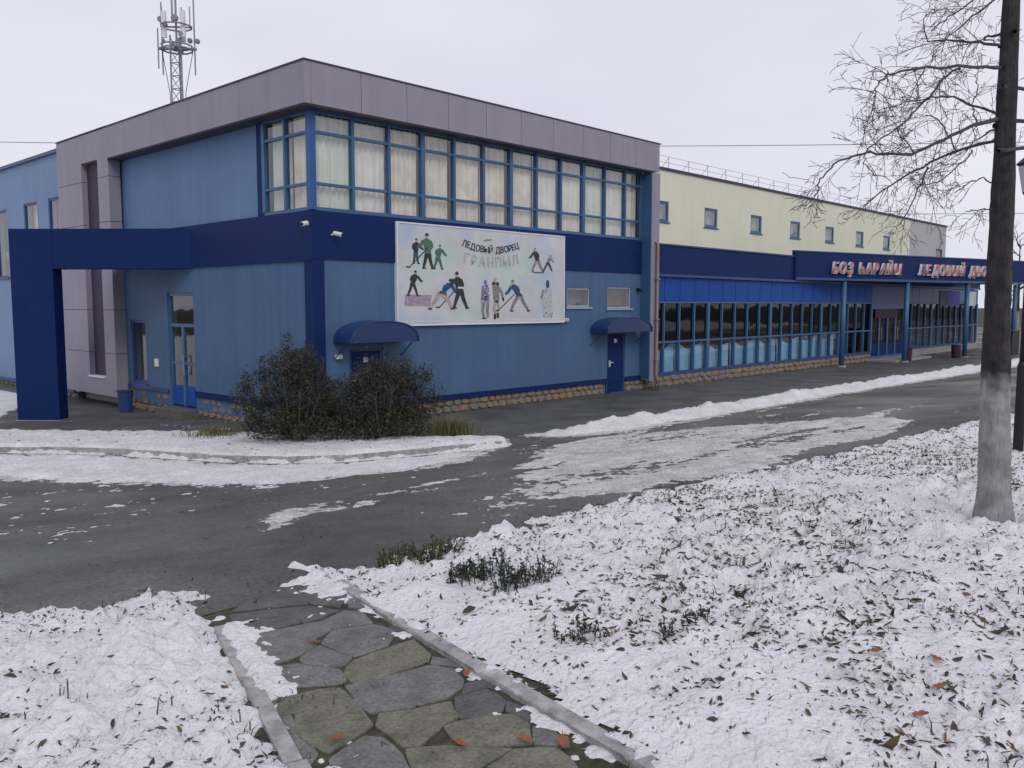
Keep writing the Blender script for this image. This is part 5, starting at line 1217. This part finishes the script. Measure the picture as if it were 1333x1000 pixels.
# ------------------------------------------------------------------ shrubs
def shrub(name, label, x, y, z, lobes, n_leaf, seed, leafmat, stem_h, spread, size=.047, low=None, cat='shrub', group=None):
    r = random.Random(seed); rn = np.random.RandomState(seed); T = thing(name, label, cat, (x, y, z), group)
    m = MB(); tips = []
    for k in range(26):
        a = r.uniform(0, 6.28); rr = spread*math.sqrt(r.random()); h = stem_h*r.uniform(.6, 1.05)*(1-.35*(rr/spread)**2)
        p0 = Vector((x+.12*math.cos(a), y+.12*math.sin(a), z-.05)); p1 = Vector((x+rr*.7*math.cos(a), y+rr*.7*math.sin(a), z+h*.5)); p2 = Vector((x+rr*1.05*math.cos(a), y+rr*1.05*math.sin(a), z+h))
        m.tube([p0, p1, p2], [.016, .011, .004], 5, cap=False); tips.append((p0, p1, p2))
        for q in range(5):
            t = r.uniform(.35, 1); b = p1.lerp(p2, (t-.35)/.65); grow(m, b, Vector((r.gauss(0, .6), r.gauss(0, .6), 1)), stem_h*.22, .005, 1, r, 0, (3, 2))
    m.build('stem', 'twig', T)
    P = []
    tot = sum(l[3]*l[4]*l[5] for l in lobes)
    for lx, ly, lz, ax, ay, az in [tuple(.97*q for q in l_) for l_ in lobes]:
        n = int(n_leaf*ax*ay*az/tot); v = rn.normal(size=(n, 3)); v /= np.linalg.norm(v, axis=1)[:, None]
        rad = rn.rand(n, 1)**(1/2.2); w = v*rad
        w *= (0.72+0.5*vn(v[:, 0]*4+lx*9, v[:, 2]*4+v[:, 1]*3, seed))[:, None]
        q = np.stack([x+lx+w[:, 0]*ax, y+ly+w[:, 1]*ay, z+lz+w[:, 2]*az], -1); P.append(q)
    P = np.concatenate(P); P = P[P[:, 2] > z+.03]
    # clumps with gaps between
    k = fbm(P[:, 0]*1.0+P[:, 2]*.7, P[:, 1]+P[:, 2]*1.3, 4.5, seed, 2) > -.32; P = P[k]
    o = leaves('foliage', P, size, leafmat, seed, None, tilt=.9, parent=T)
    if low:
        n, hh = low; a = rn.rand(n)*6.283; rr = spread*(.3+.8*rn.rand(n)); Q = np.stack([x+rr*np.cos(a), y+rr*np.sin(a), z+.04+hh*rn.rand(n)], -1)
        leaves('low_foliage', Q, size*1.1, 'bush_low', seed+1, None, tilt=.9, parent=T)
    return T
shrub('shrub', 'left dark leafy shrub with a tall pointed tip before the navy corner', -1.62, -1.78, .14, [(0, 0, .95, .66, .66, .72), (.1, .05, 1.35, .5, .5, .45), (-.12, .05, 1.72, .15, .15, .42), (-.62, .45, .75, .38, .38, .6), (.45, -.4, .7, .5, .5, .55), (-.45, .3, 1.3, .22, .22, .3), (.35, .1, 1.55, .12, .12, .3), (-.7, .5, 1.15, .1, .1, .3), (.15, -.3, 1.6, .1, .1, .25), (0, 0, .38, .62, .62, .40), (-.5, .4, .35, .35, .35, .35), (.45, -.45, .35, .38, .38, .38)], 40000, 61, 'bush', 1.6, .7, low=(2200, .6), group='shrubs on the verge')
shrub('shrub', 'right round dark shrub in front of the blue wall beneath the banner', -.60, -2.90, .16, [(0, 0, .85, .70, .70, .72), (.15, -.1, 1.2, .55, .55, .42), (-.35, .25, .8, .5, .5, .55), (.5, -.4, .85, .42, .42, .55), (.62, -.55, 1.2, .18, .18, .22), (.3, .2, 1.5, .12, .12, .25), (-.2, .1, 1.4, .12, .12, .3), (.75, -.7, .7, .2, .2, .4), (0, 0, .36, .62, .62, .38), (-.45, .4, .35, .4, .4, .36), (.45, -.45, .34, .4, .4, .36)], 38000, 62, 'bush', 1.4, .7, low=(2200, .5), group='shrubs on the verge')
def tuft(name, label, x, y, z, n, h, spread, mat, seed, cat, group=None, w=.006, lean=.7):
    T = thing(name, label, cat, (x, y, z), group); r = np.random.RandomState(seed)
    pts = np.concatenate([np.array([[x, y]])+r.normal(0, spread, (n, 2)), np.full((n, 1), z)], 1)
    blades('blades', pts, h, mat, seed, lean, None, T, w=w); return T
tuft('grass_tuft', 'yellowish dry grass tuft right of the shrubs on the verge', .25, -3.75, .18, 800, .46, .15, 'straw', 71, 'grass tuft', w=.0045, lean=1.1)
tuft('grass_tuft', 'low olive grass left of the left shrub', -2.3, -.2, .12, 500, .24, .22, 'straw', 72, 'grass tuft', w=.0045, lean=1.2)
# evergreen sprigs at the lawn corner by the path
def sprigs(label, x, y, n, h, spread, mat, seed):
    z = tz(x, y)+max(0, float(lawn_right_h(np.array(x), np.array(y)))); T = thing('evergreen_plant', label, 'plant', (x, y, z), 'plants on the lawn corner'); r = random.Random(seed)
    st = MB(); P = []
    for k in range(n):
        a = r.uniform(0, 6.28); rr = spread*math.sqrt(r.random()); sx, sy = x+rr*math.cos(a)*1.3, y+rr*math.sin(a)*.8; hh = h*r.uniform(.5, 1.1)
        sz_ = tz(sx, sy)+.02; tx_, ty_ = sx+r.gauss(0, .25)*hh, sy+r.gauss(0, .25)*hh
        st.tube([(sx, sy, sz_-.04), ((sx+tx_)/2, (sy+ty_)/2, sz_+hh*.55), (tx_, ty_, sz_+hh)], [.004, .003, .0015], 4, cap=False)
        for q in range(14): t = r.uniform(.2, 1); P.append((sx+(tx_-sx)*t+r.gauss(0, .008), sy+(ty_-sy)*t+r.gauss(0, .008), sz_+hh*t))
    tag(st.build('stem', 'sprig', T), kind='stuff'); leaves('foliage', np.array(P), .026, mat, seed, None, tilt=1.0, parent=T)
sprigs('small green evergreen plant at the lawn corner, nearest the road', -6.33, -10.42, 60, .16, .15, 'sprig_g', 81)
sprigs('green evergreen plant, second from the road at the lawn corner', -6.12, -10.62, 60, .19, .14, 'sprig_g', 82)
sprigs('dark evergreen plant in the middle of the lawn corner clump', -6.28, -11.12, 70, .15, .19, 'sprig', 83)
sprigs('dark upright evergreen plant farthest from the road in the lawn clump', -6.22, -11.52, 70, .15, .19, 'sprig', 84)
sprigs('sparse dark stems poking through snow below the evergreen plants', -6.75, -12.35, 16, .08, .16, 'sprig', 85)
sprigs('sparse dark stems in snow right of the path kerb middle', -6.35, -12.75, 16, .09, .18, 'sprig', 86)
sprigs('weeds at the foot of the grey end fin', 11.5, -.55, 20, .28, .15, 'sprig', 87)

# ------------------------------------------------------------------ lamp post at the right edge
LX, LY = .85, -12.57; LZ = tz(LX, LY)+.02
LP = thing('lamp_post', 'black lamp post behind the whitewashed tree at the right edge', 'lamp post', (LX, LY, LZ))
m = MB(); m.tube([(LX, LY, LZ-.1), (LX, LY, LZ+.05), (LX, LY, LZ+1.0), (LX, LY, LZ+1.04)], [.062, .055, .05, .035], 12); m.build('base', 'black', LP, smooth=False)
m = MB(); m.tube([(LX, LY, LZ+1.04), (LX, LY, LZ+2.85)], [.033, .026], 12); m.build('pole', 'black', LP, smooth=True)
m = MB(); m.tube([(LX, LY, LZ+2.85), (LX, LY, LZ+2.9), (LX, LY, LZ+3.2), (LX, LY, LZ+3.22), (LX, LY, LZ+3.36)], [.05, .09, .14, .17, .02], 10); m.build('lantern', 'black', LP)
m = MB(); m.tube([(LX, LY, LZ+2.91), (LX, LY, LZ+3.19)], [.095, .145], 10); m.build('lantern_glass', 'hallgrey', LP)
